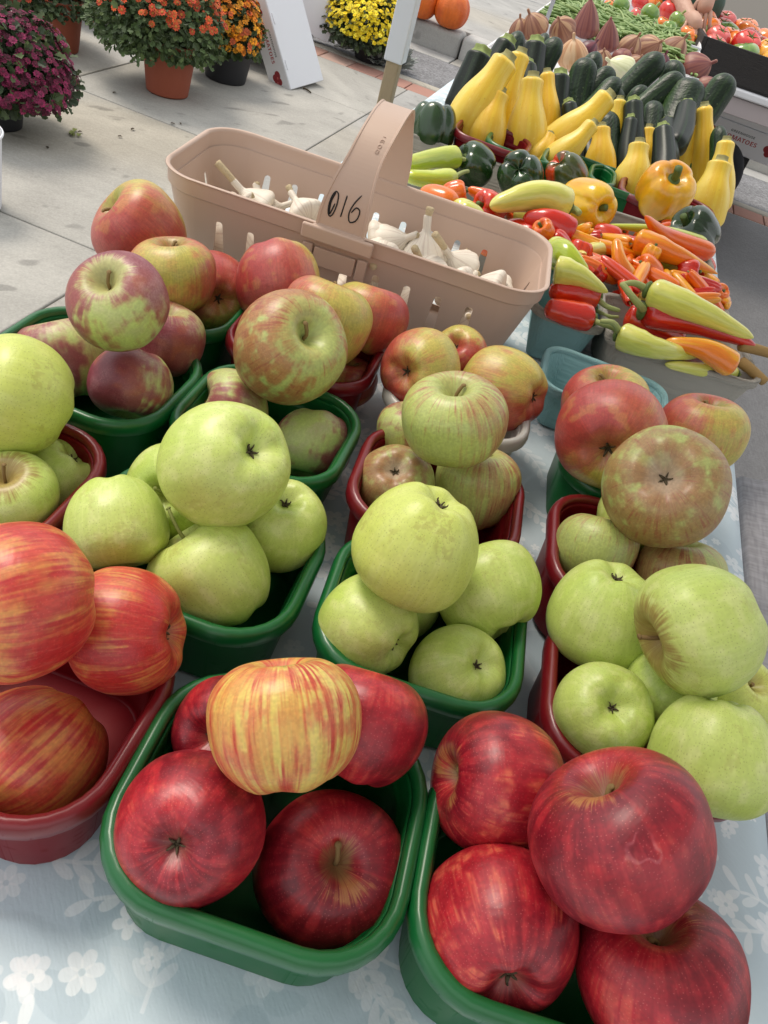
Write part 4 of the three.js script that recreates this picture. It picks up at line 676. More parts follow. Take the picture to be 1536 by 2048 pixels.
for (let i = 0; i < 46; i++) {
  const z = i % 3, c = ['orange', 'redor', 'gold', 'pale', 'red', 'redor', 'gold', 'orange'][(i * 3) % 8], px = z === 0 ? rr(1225, 1430) : z === 1 ? rr(1215, 1410) : rr(1100, 1200), py = z === 0 ? 525 + (px - 1225) * 0.25 + rr(-10, 55) : z === 1 ? 455 + (px - 1215) * 0.2 + rr(-5, 40) : 470 + (px - 1100) * 0.5 + rr(-25, 25), g = thing('slim_pepper', `slim ${PN[c]} hot pepper tangled in the heaped trays`, 'pepper', at(px, py, rr(0.085, 0.105)), 'slim hot peppers in the heaps');
  g.scale.set(rr(0.009, 0.012), rr(0.026, 0.038), rr(0.009, 0.012)); g.quaternion.setFromUnitVectors(V(0, 1, 0), V(rr(-1, 1), rr(-0.25, 0.35), rr(-1, 1)).normalize()); part('flesh', bellGeos[1], pepMat(c), g); const st = part('stem', bellStem, pepStemL, g); st.scale.set(0.8, 0.75, 0.8); st.position.y = 0.35;
}
// more of the heap behind the garlic, seen through its slots
for (const [x, z, c, k] of [[0.02, -1.16, 'orange', 0], [0.06, -1.2, 'red', 1], [-0.03, -1.2, 'pale', 0], [0.1, -1.24, 'pale', 1], [-0.08, -1.22, 'orange', 1], [0.0, -1.28, 'redor', 0]]) { const g = thing('small_pepper', `${PN[c]} pepper hidden behind the slotted basket wall, ${k ? 'long' : 'short'} and lying`, 'pepper', V(x, TH + 0.075, z), q5); g.scale.setScalar(0.028); g.quaternion.setFromUnitVectors(V(0, 1, 0), V(k ? 1 : -0.6, 0.2, 0.5).normalize()); part('flesh', bellGeos[k], pepMat(c), g); part('stem', bellStem, pepStem, g); }
console.log('peppers');

// ================================================================ SQUASH AND ZUCCHINI
const squashTex = dataTex(256, 256, (u, v) => { const a = u * 6.283, x = Math.cos(a), z = Math.sin(a), n = fbm(x * 1.2, v * 2, z * 1.2, 3), st = fbm(x * 6, v * 1.4, z * 6, 2), f = vn(x * 40, v * 70, z * 40), sp = vn(x * 22, v * 40, z * 22 + 4); let c = mix3([240, 204, 66], [246, 224, 128], sm(0.4, 0.7, n) * 0.8); c = mix3(c, [232, 182, 40], sm(0.5, 0.75, st) * 0.45); c = mix3(c, [248, 228, 150], sm(0.78, 0.9, f) * 0.35); return mix3(c, [190, 140, 60], sm(0.93, 0.97, sp) * 0.5); });
const squashMats = [[255, 255, 255], [255, 246, 222], [252, 252, 236]].map((c) => new THREE.MeshPhysicalMaterial({ map: squashTex, color: rgb(...c), roughness: 0.4, clearcoat: 0.15, clearcoatRoughness: 0.3, bumpMap: skinBump, bumpScale: 0.0006 }));
const squashEnd = mat('squashend', { color: rgb(176, 172, 120), roughness: 0.9, bumpMap: pulpBump, bumpScale: 0.002 });
const zucTex = dataTex(256, 256, (u, v) => { const a = u * 6.283, x = Math.cos(a), z = Math.sin(a), st = fbm(x * 5, v * 0.6, z * 5, 2), f = vn(x * 40, v * 120, z * 40), f2 = vn(x * 22, v * 46, z * 22); let c = mix3([14, 25, 18], [32, 50, 30], sm(0.5, 0.75, st)); c = mix3(c, [96, 118, 80], sm(0.76, 0.92, f) * 0.4); return mix3(c, [70, 94, 58], sm(0.82, 0.92, f2) * 0.3); });
const cucTex = dataTex(256, 256, (u, v) => { const a = u * 6.283, x = Math.cos(a), z = Math.sin(a), st = fbm(x * 4, v * 0.8, z * 4, 2), f = vn(x * 16, v * 36, z * 16), big = vn(x, v * 2, z); let c = mix3([22, 40, 25], [42, 66, 34], sm(0.4, 0.7, st)); c = mix3(c, [84, 112, 50], sm(0.6, 0.85, big) * 0.4); return mix3(c, [140, 156, 100], sm(0.84, 0.92, f) * 0.5); });
const zucM = mat('zuc', { map: zucTex, roughness: 0.4, specularIntensity: 0.6, clearcoat: 0.12, clearcoatRoughness: 0.25 }), cucM = mat('cuc', { map: cucTex, roughness: 0.42, specularIntensity: 0.6, clearcoat: 0.12, clearcoatRoughness: 0.2, bumpMap: skinBump, bumpScale: 0.0025 });
const zucStem = mat('zucstem', { color: rgb(140, 156, 92), roughness: 0.8, bumpMap: skinBump, bumpScale: 0.002 });
function endStem(P, r, m, g, five = true) { // ridged cut stem at the end of the curve
  const n = P.length, dir = P[n - 1].clone().sub(P[n - 2]).normalize(), a = P[n - 1].clone().addScaledVector(dir, -r * 0.35), b = P[n - 1].clone().addScaledVector(dir, r * 0.55);
  part('stem', pod([a, a.clone().lerp(b, 0.5), b], (t, q) => r * (1.0 - 0.32 * sm(0, 0.6, t)) * cap(t, 0.02, 0.03) * (1 + (five ? 0.14 : 0.06) * Math.cos(5 * q)), 20, 10), m, g);
}
const squash = [ // base px, top px, width px, bend px, kink
  [926, 268, 1016, 116, 76, -6], [968, 290, 1000, 184, 62, -4], [1002, 262, 1043, 104, 52, -10], [1050, 306, 1066, 153, 66, -3], [1090, 275, 1094, 143, 44, 6], [1096, 302, 1219, 190, 62, 6], [1092, 332, 1188, 246, 46, 6], [1197, 352, 1203, 253, 52, 3], [1226, 315, 1240, 198, 42, -5], [1252, 386, 1279, 285, 62, 5], [1274, 345, 1298, 255, 42, 8], [1348, 325, 1370, 235, 44, -4], [1353, 345, 1387, 253, 54, -6], [1402, 365, 1409, 210, 48, 4], [1408, 434, 1442, 322, 64, -4], [1430, 405, 1453, 280, 52, -4], [1070, 322, 1100, 270, 40, 3], [1300, 348, 1338, 322, 36, -3],
];
const sqNotes = ['leaning over the green bell pepper', 'short, in front of two longer ones', 'with its thin neck by the dark zucchini', 'thick and upright', 'slim and upright', 'long, lying slanted to the right of the upright ones', 'lying under the slanted one', 'upright beside the colour-changing pepper', 'upright behind, beside a zucchini stem', 'fat-bodied, above the green basket rim', 'bent behind the fat-bodied one', 'behind two pale necks', 'pale-necked, behind the orange bell pepper', 'tallest, behind the orange bell pepper', 'in front in the red basket by the mat', 'behind in the red basket by the mat', 'mostly hidden behind the slanted one', 'lying behind the orange bell pepper'];
sqNotes[5] = 'long and slanted across the others';
squash.forEach(([bx, by, tx, ty, w, bend], i) => {
  const A = at(bx, by, 0.045), B = atZ(tx, ty, A.z - 0.035), M = A.clone().lerp(B, 0.5); M.x += bend * 0.0007; M.z += 0.008;
  A.addScaledVector(M.clone().sub(A).normalize(), -0.028); if (A.y < TH + 0.016) A.y = TH + 0.016;
  const r = w * 1.26 * depthOf(M) / FPX / 2, neck = rr(0.5, 0.62), g = thing('yellow_squash', `yellow squash ${sqNotes[i]}`, 'squash', null, 'yellow squash standing in baskets'), ph = rr(0, 6);
  const P = [A, M, B];
  part('fruit', pod(P, (t, a) => r * cap(t, 0.16, 0.07) * (1 - (1 - neck) * sm(0.3, 0.82, t)) * (1 + 0.02 * Math.cos(5 * a + ph)), 26, 36), squashMats[i % 3], g);
  endStem(P, r * neck * 0.72, squashEnd, g, false); rebase(g);
});
const zucs = [ // kind (z: with ridged stem up, c: rounded cucumber end up), base px, top px, width, z of the top
  ['z', 925, 205, 962, 108, 66, -2.0], ['z', 980, 150, 1016, 84, 52, -2.12], ['z', 1055, 150, 1072, 86, 54, -2.2], ['c', 1020, 110, 1040, 66, 40, -2.3], ['c', 1075, 115, 1092, 68, 32, -2.3], ['c', 1075, 165, 1118, 76, 44, -2.25], ['z', 1112, 225, 1120, 150, 50, -2.05], ['c', 1158, 205, 1174, 116, 54, -2.15], ['c', 1165, 160, 1196, 106, 42, -2.3], ['c', 1185, 190, 1225, 138, 44, -2.2],
  ['c', 1195, 205, 1238, 158, 40, -2.12], ['c', 1240, 200, 1326, 110, 52, -2.3], ['c', 1345, 190, 1342, 122, 50, -2.35], ['c', 1290, 215, 1365, 152, 50, -2.15], ['c', 1365, 215, 1385, 165, 72, -2.15], ['c', 1400, 240, 1460, 150, 56, -2.2], ['z', 1270, 260, 1267, 205, 46, -2.0], ['c', 1305, 255, 1308, 204, 44, -2.05], ['z', 1325, 300, 1326, 258, 48, -1.9], ['z', 1335, 270, 1334, 246, 42, -2.0], ['z', 1365, 240, 1374, 212, 48, -2.05], ['c', 1436, 310, 1438, 252, 34, -2.0], ['z', 1140, 270, 1137, 206, 36, -1.95], ['z', 1258, 290, 1262, 238, 36, -1.95], ['z', 1165, 290, 1160, 238, 46, -1.98], ['c', 1255, 250, 1290, 172, 46, -2.15], ['z', 1052, 180, 1056, 128, 40, -2.0], ['c', 1214, 280, 1216, 225, 44, -1.98], ['c', 1205, 250, 1240, 178, 40, -2.12],
];
const zNote = { z: ['by the table edge with a pale ridged stem', 'with its stem up beside the yellow squash neck', 'with its ridged stem up before the brown onions'], c: [] };
const nearSq = (x, y) => { let b = 1e9, n = ''; squash.forEach((q, i) => { const d = Math.hypot(q[2] - x, q[3] - y); if (d < b) { b = d; n = sqNotes[i]; } }); return n; }; const zk = {}; const places = ['beside the brown onions', 'between the yellow squash necks', 'behind the slanted yellow squash', 'next to the white onion', 'before the red onion skins', 'by the carton stack', 'above the orange bell pepper'];
zucs.forEach(([k, bx, by, tx, ty, w, z], i) => {
  const B = atZ(tx, ty, z), A0 = atZ(bx, by, z + 0.05), dir = A0.clone().sub(B).normalize(), A = B.clone().addScaledVector(dir, 0.17); if (A.y < TH + 0.03) A.y = TH + 0.03;
  const M = A.clone().lerp(B, 0.5); M.z -= 0.006; M.x += rr(-0.006, 0.006);
  const r = w * depthOf(B) / FPX / 2, g = thing(k === 'z' ? 'zucchini' : 'cucumber', `${k === 'z' ? 'stemmed dark green zucchini' : 'dark green cucumber'} beside the yellow squash ${nearSq(tx, ty)}`, k === 'z' ? 'zucchini' : 'cucumber', null, k === 'z' ? 'zucchini behind the squash' : 'cucumbers behind the squash'), ph = rr(0, 6), P = [A, M, B];
  if (k === 'z') { part('fruit', pod(P, (t, a) => r * cap(t, 0.14, 0.06) * (1 - 0.16 * sm(0.4, 1, t)) * (1 + 0.025 * Math.cos(6 * a + ph)), 24, 30), zucM, g); endStem(P, r * 0.72, zucStem, g); }
  else part('fruit', pod(P, (t, a) => r * cap(t, 0.16, 0.22) * (1 + 0.05 * Math.cos(3 * a + ph) + 0.03 * (fbm(t * 9, Math.cos(a) * 2, Math.sin(a) * 2 + ph, 2) - 0.5)), 24, 34), cucM, g);
  rebase(g);
});
// the baskets they stand in
for (const [px, py, dz, col, label, sx] of [[975, 305, -0.05, 'r', 'dark red basket under the short yellow squash'], [1040, 325, -0.05, 'g', 'green basket under the thick upright squash'], [1245, 402, -0.055, 'g', 'green basket under the fat-bodied squash'], [1330, 442, -0.07, 'r', 'wide dark red basket under the orange bell pepper', 1.28], [1150, 372, -0.07, 'g', 'green basket hidden under the slanted squash']]) {
  const p = at(px, py, 0.06), g = thing('fruit_basket', label, 'basket', V(p.x, TH + 0.0065, p.z + dz), 'baskets of squash'); g.rotation.y = TA + 0.02; if (sx) g.scale.x = sx;
  part('body', BGw[0], col === 'g' ? greenP : redP, g); part('rim', BGw[1], col === 'g' ? greenR : redR, g);
}
for (let i = 0; i < 4; i++) { const p = T2W(-0.27 + i * 0.175, 0.0065, -2.11); const g = thing('fruit_basket', ['dark green basket under the zucchini by the table edge', 'dark green basket under the zucchini before the brown onions', 'dark green basket under the cucumbers before the white onion', 'dark green basket under the cucumbers by the carton stack'][i], 'basket', p, 'baskets of zucchini'); g.rotation.y = TA; part('body', BGw[0], greenP, g); part('rim', BGw[1], greenR, g); }

// ================================================================ FAR TABLE: ONIONS, BEANS, TOMATOES
const cardW = mat('cardW', { color: rgb(214, 214, 216), roughness: 0.85 }), cardGrey = mat('cardGrey', { color: rgb(150, 150, 152), roughness: 0.85 });
function openTray(name, label, cat, pos, w, h, d, m, rot = TA, th = 0.008, group) {
  const g = thing(name, label, cat, pos, group); g.rotation.y = rot;
  const b = boxGeo(w, 0.006, d, 0.002); b.translate(0, 0.003, 0); part('base', b, m, g);
  for (const s of [-1, 1]) { const a = boxGeo(th, h, d, 0.002); a.translate(s * (w / 2 - th / 2), h / 2 + 0.0065, 0); part('side', a, m, g); const c = boxGeo(w - 2 * th - 0.002, h, th, 0.002); c.translate(0, h / 2 + 0.0065, s * (d / 2 - th / 2)); part('side', c, m, g); }
  return g;
}
openTray('carton_tray', 'white carton tray of onions behind the zucchini', 'tray', T2W(-0.04, 0.007, -2.86), 0.66, 0.07, 0.76, cardW);
openTray('carton_tray', 'white carton tray under the heap of green beans', 'tray', T2W(-0.04, 0.007, -3.62), 0.66, 0.07, 0.72, cardW);
openTray('carton_tray', 'white carton tray under the tomatoes behind the beans', 'tray', T2W(-0.04, 0.007, -4.36), 0.66, 0.08, 0.7, cardW);
const onionTex = (c1, c2, c3, key) => pepTexCache['on' + key] ??= dataTex(192, 128, (u, v) => { const a = u * 6.283, st = fbm(Math.cos(a) * 12, v * 1.2, Math.sin(a) * 12, 3), n = fbm(Math.cos(a) * 2, v * 3, Math.sin(a) * 2, 3); let c = mix3(c1, c2, sm(0.4, 0.65, st)); return mix3(c, c3, sm(0.58, 0.66, n) * 0.8); });
const onM = { brown: mat('onb', { map: onionTex([150, 106, 80], [124, 78, 60], [186, 150, 112], 'b'), roughness: 0.5 }), red: mat('onr', { map: onionTex([132, 76, 66], [108, 54, 54], [150, 104, 84], 'r'), roughness: 0.5 }), tan: mat('ont', { map: onionTex([206, 164, 120], [182, 132, 92], [214, 182, 144], 't'), roughness: 0.45 }), white: mat('onw', { map: onionTex([220, 222, 180], [206, 208, 160], [226, 220, 190], 'w'), roughness: 0.35 }), purple: mat('onp', { map: onionTex([92, 32, 48], [70, 22, 40], [120, 60, 66], 'p'), roughness: 0.4 }) };
const skinFlapM = mat('flap', { color: rgb(166, 128, 98), roughness: 0.7, side: THREE.DoubleSide });
const onionGeos = [0, 1].map((k) => pod([V(0, -0.92, 0), V(0, 0, 0), V(k ? 0.15 : 0.05, k ? 1.7 : 1.25, 0)], (t, a) => { const q = Math.min(1, t / (k ? 0.97 : 0.86)), b = Math.pow(Math.max(0, Math.sin(Math.PI * Math.pow(q, k ? 0.78 : 0.9))), k ? 0.8 : 0.58); return cap(t, 0.1, 0.03) * Math.max(0.1, b) * (1 + 0.02 * Math.cos(7 * a + t * 3) + 0.02 * Math.cos(3 * a)); }, 30, 28));
const flapGeo = grid(8, 8, (u, v) => { const a = (u - 0.5) * 1.8, p = 0.3 + v * 1.5; return V(Math.cos(a) * Math.sin(p) * (1.05 + 0.05 * v + 0.05 * Math.sin(u * 9) * v), Math.cos(p) * 0.98 + 0.12 * (1 - v), Math.sin(a) * Math.sin(p) * (1.05 + 0.04 * Math.sin(v * 5))); });
const rootTuft = (() => { const o = []; for (let i = 0; i < 10; i++) { const a = i * 0.63; o.push(bentTube([V(0, -0.85, 0), V(Math.cos(a) * 0.15, -1.05, Math.sin(a) * 0.15), V(Math.cos(a) * 0.35, -1.1, Math.sin(a) * 0.35)], 0.02, 0.012, 4, 4)); } return mergeGeometries(o); })();
const onions = [ // px, py, width px, height, colour, pointed, axis
  [1068, 52, 56, 0.12, 'brown', 0, [-0.5, 0.6, 0.2], 'papery brown onion at the carton corner'], [1124, 58, 54, 0.13, 'brown', 0, [-0.4, 0.5, 0.6], 'round brown onion with a curled skin'], [1040, 58, 44, 0.1, 'brown', 0, [-0.3, 0.8, 0.2], 'small brown onion by the white cloth'], [1172, 50, 56, 0.12, 'red', 1, [-0.15, 1, 0], 'tall reddish-brown onion with a pointed neck'], [1214, 82, 50, 0.12, 'red', 1, [-0.2, 1, 0.1], 'pointed reddish-brown onion before the beans'], [1146, 108, 62, 0.12, 'tan', 0, [-0.3, 0.9, 0.2], 'shiny tan onion behind the cucumbers'], [1178, 100, 40, 0.1, 'purple', 0, [0.3, 0.7, 0], 'small purple onion between the brown ones'],
  [1238, 140, 62, 0.12, 'white', 0, [-0.8, 0.3, 0.2], 'peeled pale green onion with torn skin'], [1262, 92, 48, 0.12, 'brown', 0, [0.2, 0.8, 0.3], 'brown onion with hanging skin'], [1300, 98, 56, 0.12, 'brown', 0, [0.4, 0.6, 0.5], 'brown onion before the bean heap'], [1348, 100, 58, 0.12, 'brown', 0, [0.3, 0.9, 0.2], 'papery light brown onion under the beans'], [1392, 138, 66, 0.1, 'red', 0, [0.6, 0.5, 0.2], 'reddish onion at the outer end'], [1245, 118, 44, 0.1, 'red', 0, [0.3, 0.6, -0.3], 'reddish onion behind the pale one'], [1100, 95, 44, 0.09, 'tan', 0, [-0.4, 0.6, 0.3], 'pinkish onion behind the zucchini stem'], [1320, 128, 46, 0.09, 'purple', 0, [0.1, 0.8, 0.3], 'purple onion behind the cucumbers'], [1155, 132, 40, 0.085, 'tan', 0, [0.6, 0.4, 0.4], 'pale tan onion wedged between cucumbers'], [1415, 175, 46, 0.08, 'red', 0, [0.5, 0.6, 0.3], 'small reddish onion by the hanging cloth'], [1270, 128, 40, 0.085, 'brown', 0, [0.2, 0.7, 0.5], 'small brown onion beside the pale one'], [1205, 118, 40, 0.085, 'brown', 0, [-0.2, 0.7, 0.5], 'small brown onion under the pointed ones'],
];
for (const [px, py, w, h, c, k, ax, label] of onions) {
  const p = at(px, py, h), r = w * depthOf(p) / FPX / 2, g = thing('onion', label, 'onion', p, 'onions in the carton tray'); g.scale.setScalar(r); g.quaternion.setFromUnitVectors(V(0, 1, 0), V(...ax).normalize()).multiply(new THREE.Quaternion().setFromAxisAngle(V(0, 1, 0), rr(0, 6)));
  part('bulb', onionGeos[k], onM[c], g); part('roots', rootTuft, rootM, g);
}
{ // beans: a heap nobody could count
  const bg = bentTube([V(-0.055, 0, 0), V(-0.02, 0.004, 0.006), V(0.02, 0.004, 0.006), V(0.058, 0, -0.004)], 0.0042, 0.0036, 6, 10);
  const N = 1500, im = new THREE.InstancedMesh(bg, new THREE.MeshStandardMaterial({ color: 0xffffff, roughness: 0.55 }), N), o = new THREE.Object3D(), col = new THREE.Color();
  for (let i = 0; i < N; i++) {
    const lx = rr(-0.33, 0.25), lz = -3.62 + rr(-0.32, 0.34) + (i % 5 === 0 ? 0.0 : 0), e = Math.min(1, (0.32 - Math.abs(lx + 0.04)) / 0.12, (0.36 - Math.abs(lz + 3.62)) / 0.1);
    o.position.copy(T2W(lx, 0.03 + 0.075 * Math.max(0, e) + 0.02 * fbm(lx * 9, lz * 9, 2, 2) + rr(0, 0.012), lz)); o.rotation.set(rr(-0.25, 0.25), rr(0, 6.28), rr(-0.3, 0.3)); o.scale.setScalar(rr(0.8, 1.2)); o.updateMatrix(); im.setMatrixAt(i, o.matrix);
    const c = rnd(); col.setRGB(...mix3([104, 132, 70], [152, 172, 110], c).map((x) => x / 255), THREE.SRGBColorSpace); im.setColorAt(i, col);
  }
  flags(im); im.name = 'green_beans'; im.userData.kind = 'stuff'; scene.add(im); tag(im, 'heap of slender green beans in the carton tray', 'beans');
  const m = grid(20, 20, (u, v) => { const lx = -0.36 + u * 0.64, lz = -3.96 + v * 0.68, e = Math.min(1, Math.min(u, 1 - u) * 6, Math.min(v, 1 - v) * 6); return T2W(lx, 0.02 + 0.072 * e, lz); });
  part('under_layer', m, new THREE.MeshStandardMaterial({ color: rgb(126, 152, 90), roughness: 0.6 }), im);
}
// tomatoes and little squashes
const tomGeo = grid(32, 20, (u, v) => { const p = (1 - v) * Math.PI, a = -u * 6.28318, s = Math.sin(p), c = Math.cos(p); let rho = Math.pow(s, 0.85) * (1 + 0.035 * Math.cos(6 * a) * (0.4 + 0.6 * Math.max(0, c))), y = 0.8 * c; if (c > 0) y -= 0.22 * Math.exp(-rho * rho * 8); return V(Math.cos(a) * rho, y, Math.sin(a) * rho); }, true);
const tomStem = (() => { const o = [bentTube([V(0, 0.5, 0), V(0.02, 0.72, 0)], 0.05, 0.05, 6, 4)]; for (let k = 0; k < 5; k++) { const a = k * 1.2566; o.push(pod([V(0, 0.6, 0), V(Math.cos(a) * 0.25, 0.66, Math.sin(a) * 0.25), V(Math.cos(a) * 0.5, 0.72, Math.sin(a) * 0.5)], (t) => 0.06 * (1 - t * 0.8) * cap(t, 0.1, 0.1), 5, 6)); } return mergeGeometries(o); })();
PC.tred = [[196, 34, 26], [216, 70, 44]]; PC.torange = [[236, 128, 46], [222, 92, 34]]; PC.tgreen = [[120, 150, 62], [88, 128, 48]]; PC.tpink = [[214, 104, 92], [200, 70, 66]]; PC.tyel = [[238, 176, 60], [228, 140, 44]];
function tomato(p, r, c, label, group, ax = [0.1, 1, 0.15]) { const g = thing('tomato', label, 'tomato', p, group); g.scale.setScalar(r); g.quaternion.setFromUnitVectors(V(0, 1, 0), V(...ax).normalize()); part('flesh', tomGeo, pepMat(c), g); part('stem', tomStem, pepStem, g); return g; }
const tg = 'tomatoes behind the beans';
for (const [px, py, w, h, c, label] of [[1222, 15, 34, 0.12, 'torange', 'orange tomato beside a round green one'], [1280, 5, 34, 0.13, 'tred', 'red tomato behind the green ones'], [1340, 22, 44, 0.13, 'tred', 'large red tomato between two green ones'], [1275, 30, 30, 0.11, 'tpink', 'pinkish tomato by the green one'], [1325, 48, 30, 0.11, 'torange', 'orange tomato behind the beans'], [1375, 66, 30, 0.11, 'torange', 'orange tomato at the tray corner'], [1150, 12, 34, 0.1, 'tpink', 'pink tomato by the white cloth'], [1365, 40, 28, 0.11, 'tyel', 'yellow tomato beside the forearm'], [1255, 40, 26, 0.1, 'tpink', 'small pink tomato above the beans'], [1310, 8, 32, 0.1, 'torange', 'orange tomato under the red one']]) { const p = at(px, py, h); tomato(p, w * depthOf(p) / FPX / 2, c, label, tg); }
for (const [px, py, w, h, label] of [[1242, 12, 34, 0.14, 'round green squash standing on the beans'], [1300, 28, 38, 0.14, 'largest round green squash on the tomatoes'], [1354, 40, 32, 0.13, 'oval green squash leaning by the forearm'], [1186, 2, 32, 0.13, 'small green squash behind the beans'], [1338, 56, 30, 0.11, 'pale striped green squash in the beans']]) { const p = at(px, py, h), r = w * depthOf(p) / FPX / 2, g = thing('round_squash', label, 'squash', p, 'round green squashes'); g.scale.setScalar(r); g.quaternion.setFromUnitVectors(V(0, 1, 0), V(rr(-0.4, 0.4), 1, rr(-0.3, 0.5)).normalize()); const f = part('fruit', tomGeo, pepMat('tgreen'), g); f.scale.y = 1.15; part('stem', bellStem, pepStemL, g).position.y = 0.2; }
{ // yellow gourd with a warty neck at the table's outer edge
  const P = [at(1452, 108, 0.06), at(1430, 88, 0.08), at(1400, 80, 0.085), at(1372, 72, 0.09)], r = 50 * depthOf(P[0]) / FPX / 2, g = thing('gourd', 'yellow gourd with a thin orange neck on the table corner', 'gourd', null);
  part('fruit', pod(P, (t, a) => r * cap(t, 0.2, 0.05) * (t < 0.5 ? 1 - 0.68 * sm(0.15, 0.5, t) : 0.32 - 0.1 * t + 0.05 * Math.sin(t * 40)) * (1 + 0.04 * Math.cos(8 * a)), 28, 40), pepMat('tyel'), g); endStem(P, r * 0.2, pepStemL, g); rebase(g);
  const q = at(1372, 78, 0.075); bell(1378, 74, 22, 0.1, 'orange', 0, [1, 0.4, 0], 'little orange pepper at the gourd neck', 'small_pepper', 'small peppers by the gourd');
  const bx = openTray('carton_tray', 'dark green box under the gourd neck', 'box', at(1395, 108, 0.0).setY(TH + 0.0075), 0.13, 0.05, 0.12, mat('dkgreenbox', { color: rgb(52, 84, 74), roughness: 0.6 }), TA);
}
{ // white flap of card hanging over the outer edge
  const g = thing('card_flap', 'white folded card hanging off the table corner under the gourd', 'card', null), a = at(1404, 92, -0.03), b = at(1456, 104, -0.03), c = at(1432, 150, -0.2), d = at(1384, 140, -0.2);
  const s = grid(6, 6, (u, v) => a.clone().lerp(b, u).lerp(d.clone().lerp(c, u), v).add(V(0, -0.012 * Math.sin(u * 3.14), 0)), false); const s2 = s.clone(); s2.translate(0.002, -0.004, 0.002); part('sheet', mergeGeometries([s, s2]), mat('cardDS', { color: rgb(206, 204, 214), roughness: 0.8, side: THREE.DoubleSide }), g); rebase(g);
}
console.log('veg');

// ---------------------------------------------------------------- side table with heirloom tomatoes, dark box, cartons, wheel
const blackWood = mat('blackwood', { color: rgb(46, 42, 40), roughness: 0.75, bumpMap: concreteBump, bumpScale: 0.004 }), blackPl = mat('blackPl', { color: rgb(16, 16, 18), roughness: 0.45 });
{
  const t = thing('side_table', 'table with a pale top edge carrying the black tomato tray', 'table', null);
  const top = boxGeo(1.5, 0.03, 1.3, 0.008); top.translate(1.35, TH - 0.03, -4.72); top.rotateY(0.02); part('table_top', top, cardW, t);
  const ap = boxGeo(1.42, 0.07, 0.02, 0.004); ap.translate(1.35, TH - 0.085, -4.1); ap.rotateY(0.02); part('apron', ap, mat('apron', { color: rgb(170, 160, 160), roughness: 0.7 }), t);
  for (const x of [0.72, 1.98]) for (const z of [-4.18, -5.28]) { const l = boxGeo(0.04, TH - 0.05, 0.04, 0.004); l.translate(x, (TH - 0.05) / 2, z); l.rotateY(0.02); part('leg', l, blackWood, t); }
  rebase(t);
  openTray('tomato_tray', 'black wooden tray full of heirloom tomatoes', 'tray', V(1.24, TH - 0.012, -4.7), 1.24, 0.13, 1.14, blackWood, 0.02, 0.02);
  const cols = ['tpink', 'torange', 'tred', 'tgreen', 'torange', 'tpink', 'tyel'];
  let n = 0; const names = { tpink: 'pink', torange: 'orange', tred: 'red', tgreen: 'green', tyel: 'yellow' };
  for (let i = 0; i < 9; i++) for (let j = 0; j < 7; j++) { const c = cols[(i * 3 + j * 5 + (i * j) % 3) % 7], r = rr(0.055, 0.078); tomato(V(0.72 + i * 0.128 + rr(-0.015, 0.015), TH + 0.09 + rr(-0.01, 0.03), -4.22 - j * 0.155 + rr(-0.015, 0.015)), r, c, `${names[c]} heirloom tomato in the black wooden tray`, 'heirloom tomatoes in the black tray', [rr(-0.4, 0.4), 1, rr(-0.2, 0.6)]); n++; }
  // dark cloth behind the legs and a wheel in the shade under the table
  const w = thing('cart_wheel', 'black rubber cart wheel in the shade under the side table', 'wheel', null);
  const c = ground(1500, 300); const wp = atZ(1500, 182, -5.0);
  const ty = new THREE.TorusGeometry(0.15, 0.045, 14, 40); const hub = new THREE.CylinderGeometry(0.1, 0.1, 0.04, 24); hub.rotateX(Math.PI / 2); for (const g of [ty, hub]) g.translate(wp.x, 0.2, wp.z);
  part('tyre', ty, mat('rubber', { color: rgb(34, 36, 42), roughness: 0.8 }), w); part('rim', hub, mat('wheelrim', { color: rgb(70, 70, 74), roughness: 0.5, metalness: 0.6 }), w); rebase(w);
}
const cartonPrint = (kind) => {
  const cv = document.createElement('canvas'); cv.width = 512; cv.height = 168; const c = cv.getContext('2d'); c.fillStyle = 'rgb(212,211,212)'; c.fillRect(0, 0, 512, 168);
  const blob = (x, y, s, col, hl) => { c.fillStyle = col; for (const [dx, dy, r] of [[-22, -8, 24], [14, -14, 20], [20, 12, 22], [-12, 18, 20]]) { c.beginPath(); c.arc(x + dx * s, y + dy * s, r * s, 0, 6.3); c.fill(); } c.fillStyle = hl; c.beginPath(); c.arc(x - 8 * s, y - 4 * s, 7 * s, 0, 6.3); c.fill(); c.beginPath(); c.arc(x + 16 * s, y + 6 * s, 6 * s, 0, 6.3); c.fill(); };
  const red = kind === 'red'; blob(68, 88, 1.05, red ? 'rgb(132,34,38)' : 'rgb(48,34,46)', red ? 'rgb(178,84,78)' : 'rgb(86,66,80)'); blob(444, 88, 1.05, red ? 'rgb(132,34,38)' : 'rgb(48,34,46)', red ? 'rgb(178,84,78)' : 'rgb(86,66,80)');
  c.textAlign = 'center'; c.fillStyle = 'rgb(80,84,80)'; c.font = 'bold 22px sans-serif'; c.fillText('GREENHOUSE', 256, 50);
  c.fillStyle = red ? 'rgb(158,60,58)' : 'rgb(88,92,96)'; c.font = 'bold 40px sans-serif'; c.fillText('TOMATOES', 256, 96, 200); if (!red) c.fillText('TOMATOES', 256, 140, 200);
  const t = new THREE.CanvasTexture(cv); t.colorSpace = THREE.SRGBColorSpace; t.anisotropy = 8; return t;
};
const printRed = new THREE.MeshStandardMaterial({ map: cartonPrint('red'), roughness: 0.8 }), printDark = new THREE.MeshStandardMaterial({ map: cartonPrint('dark'), roughness: 0.8 });
const cardWhite = mat('cardWhite', { color: rgb(216, 218, 222), roughness: 0.8 });
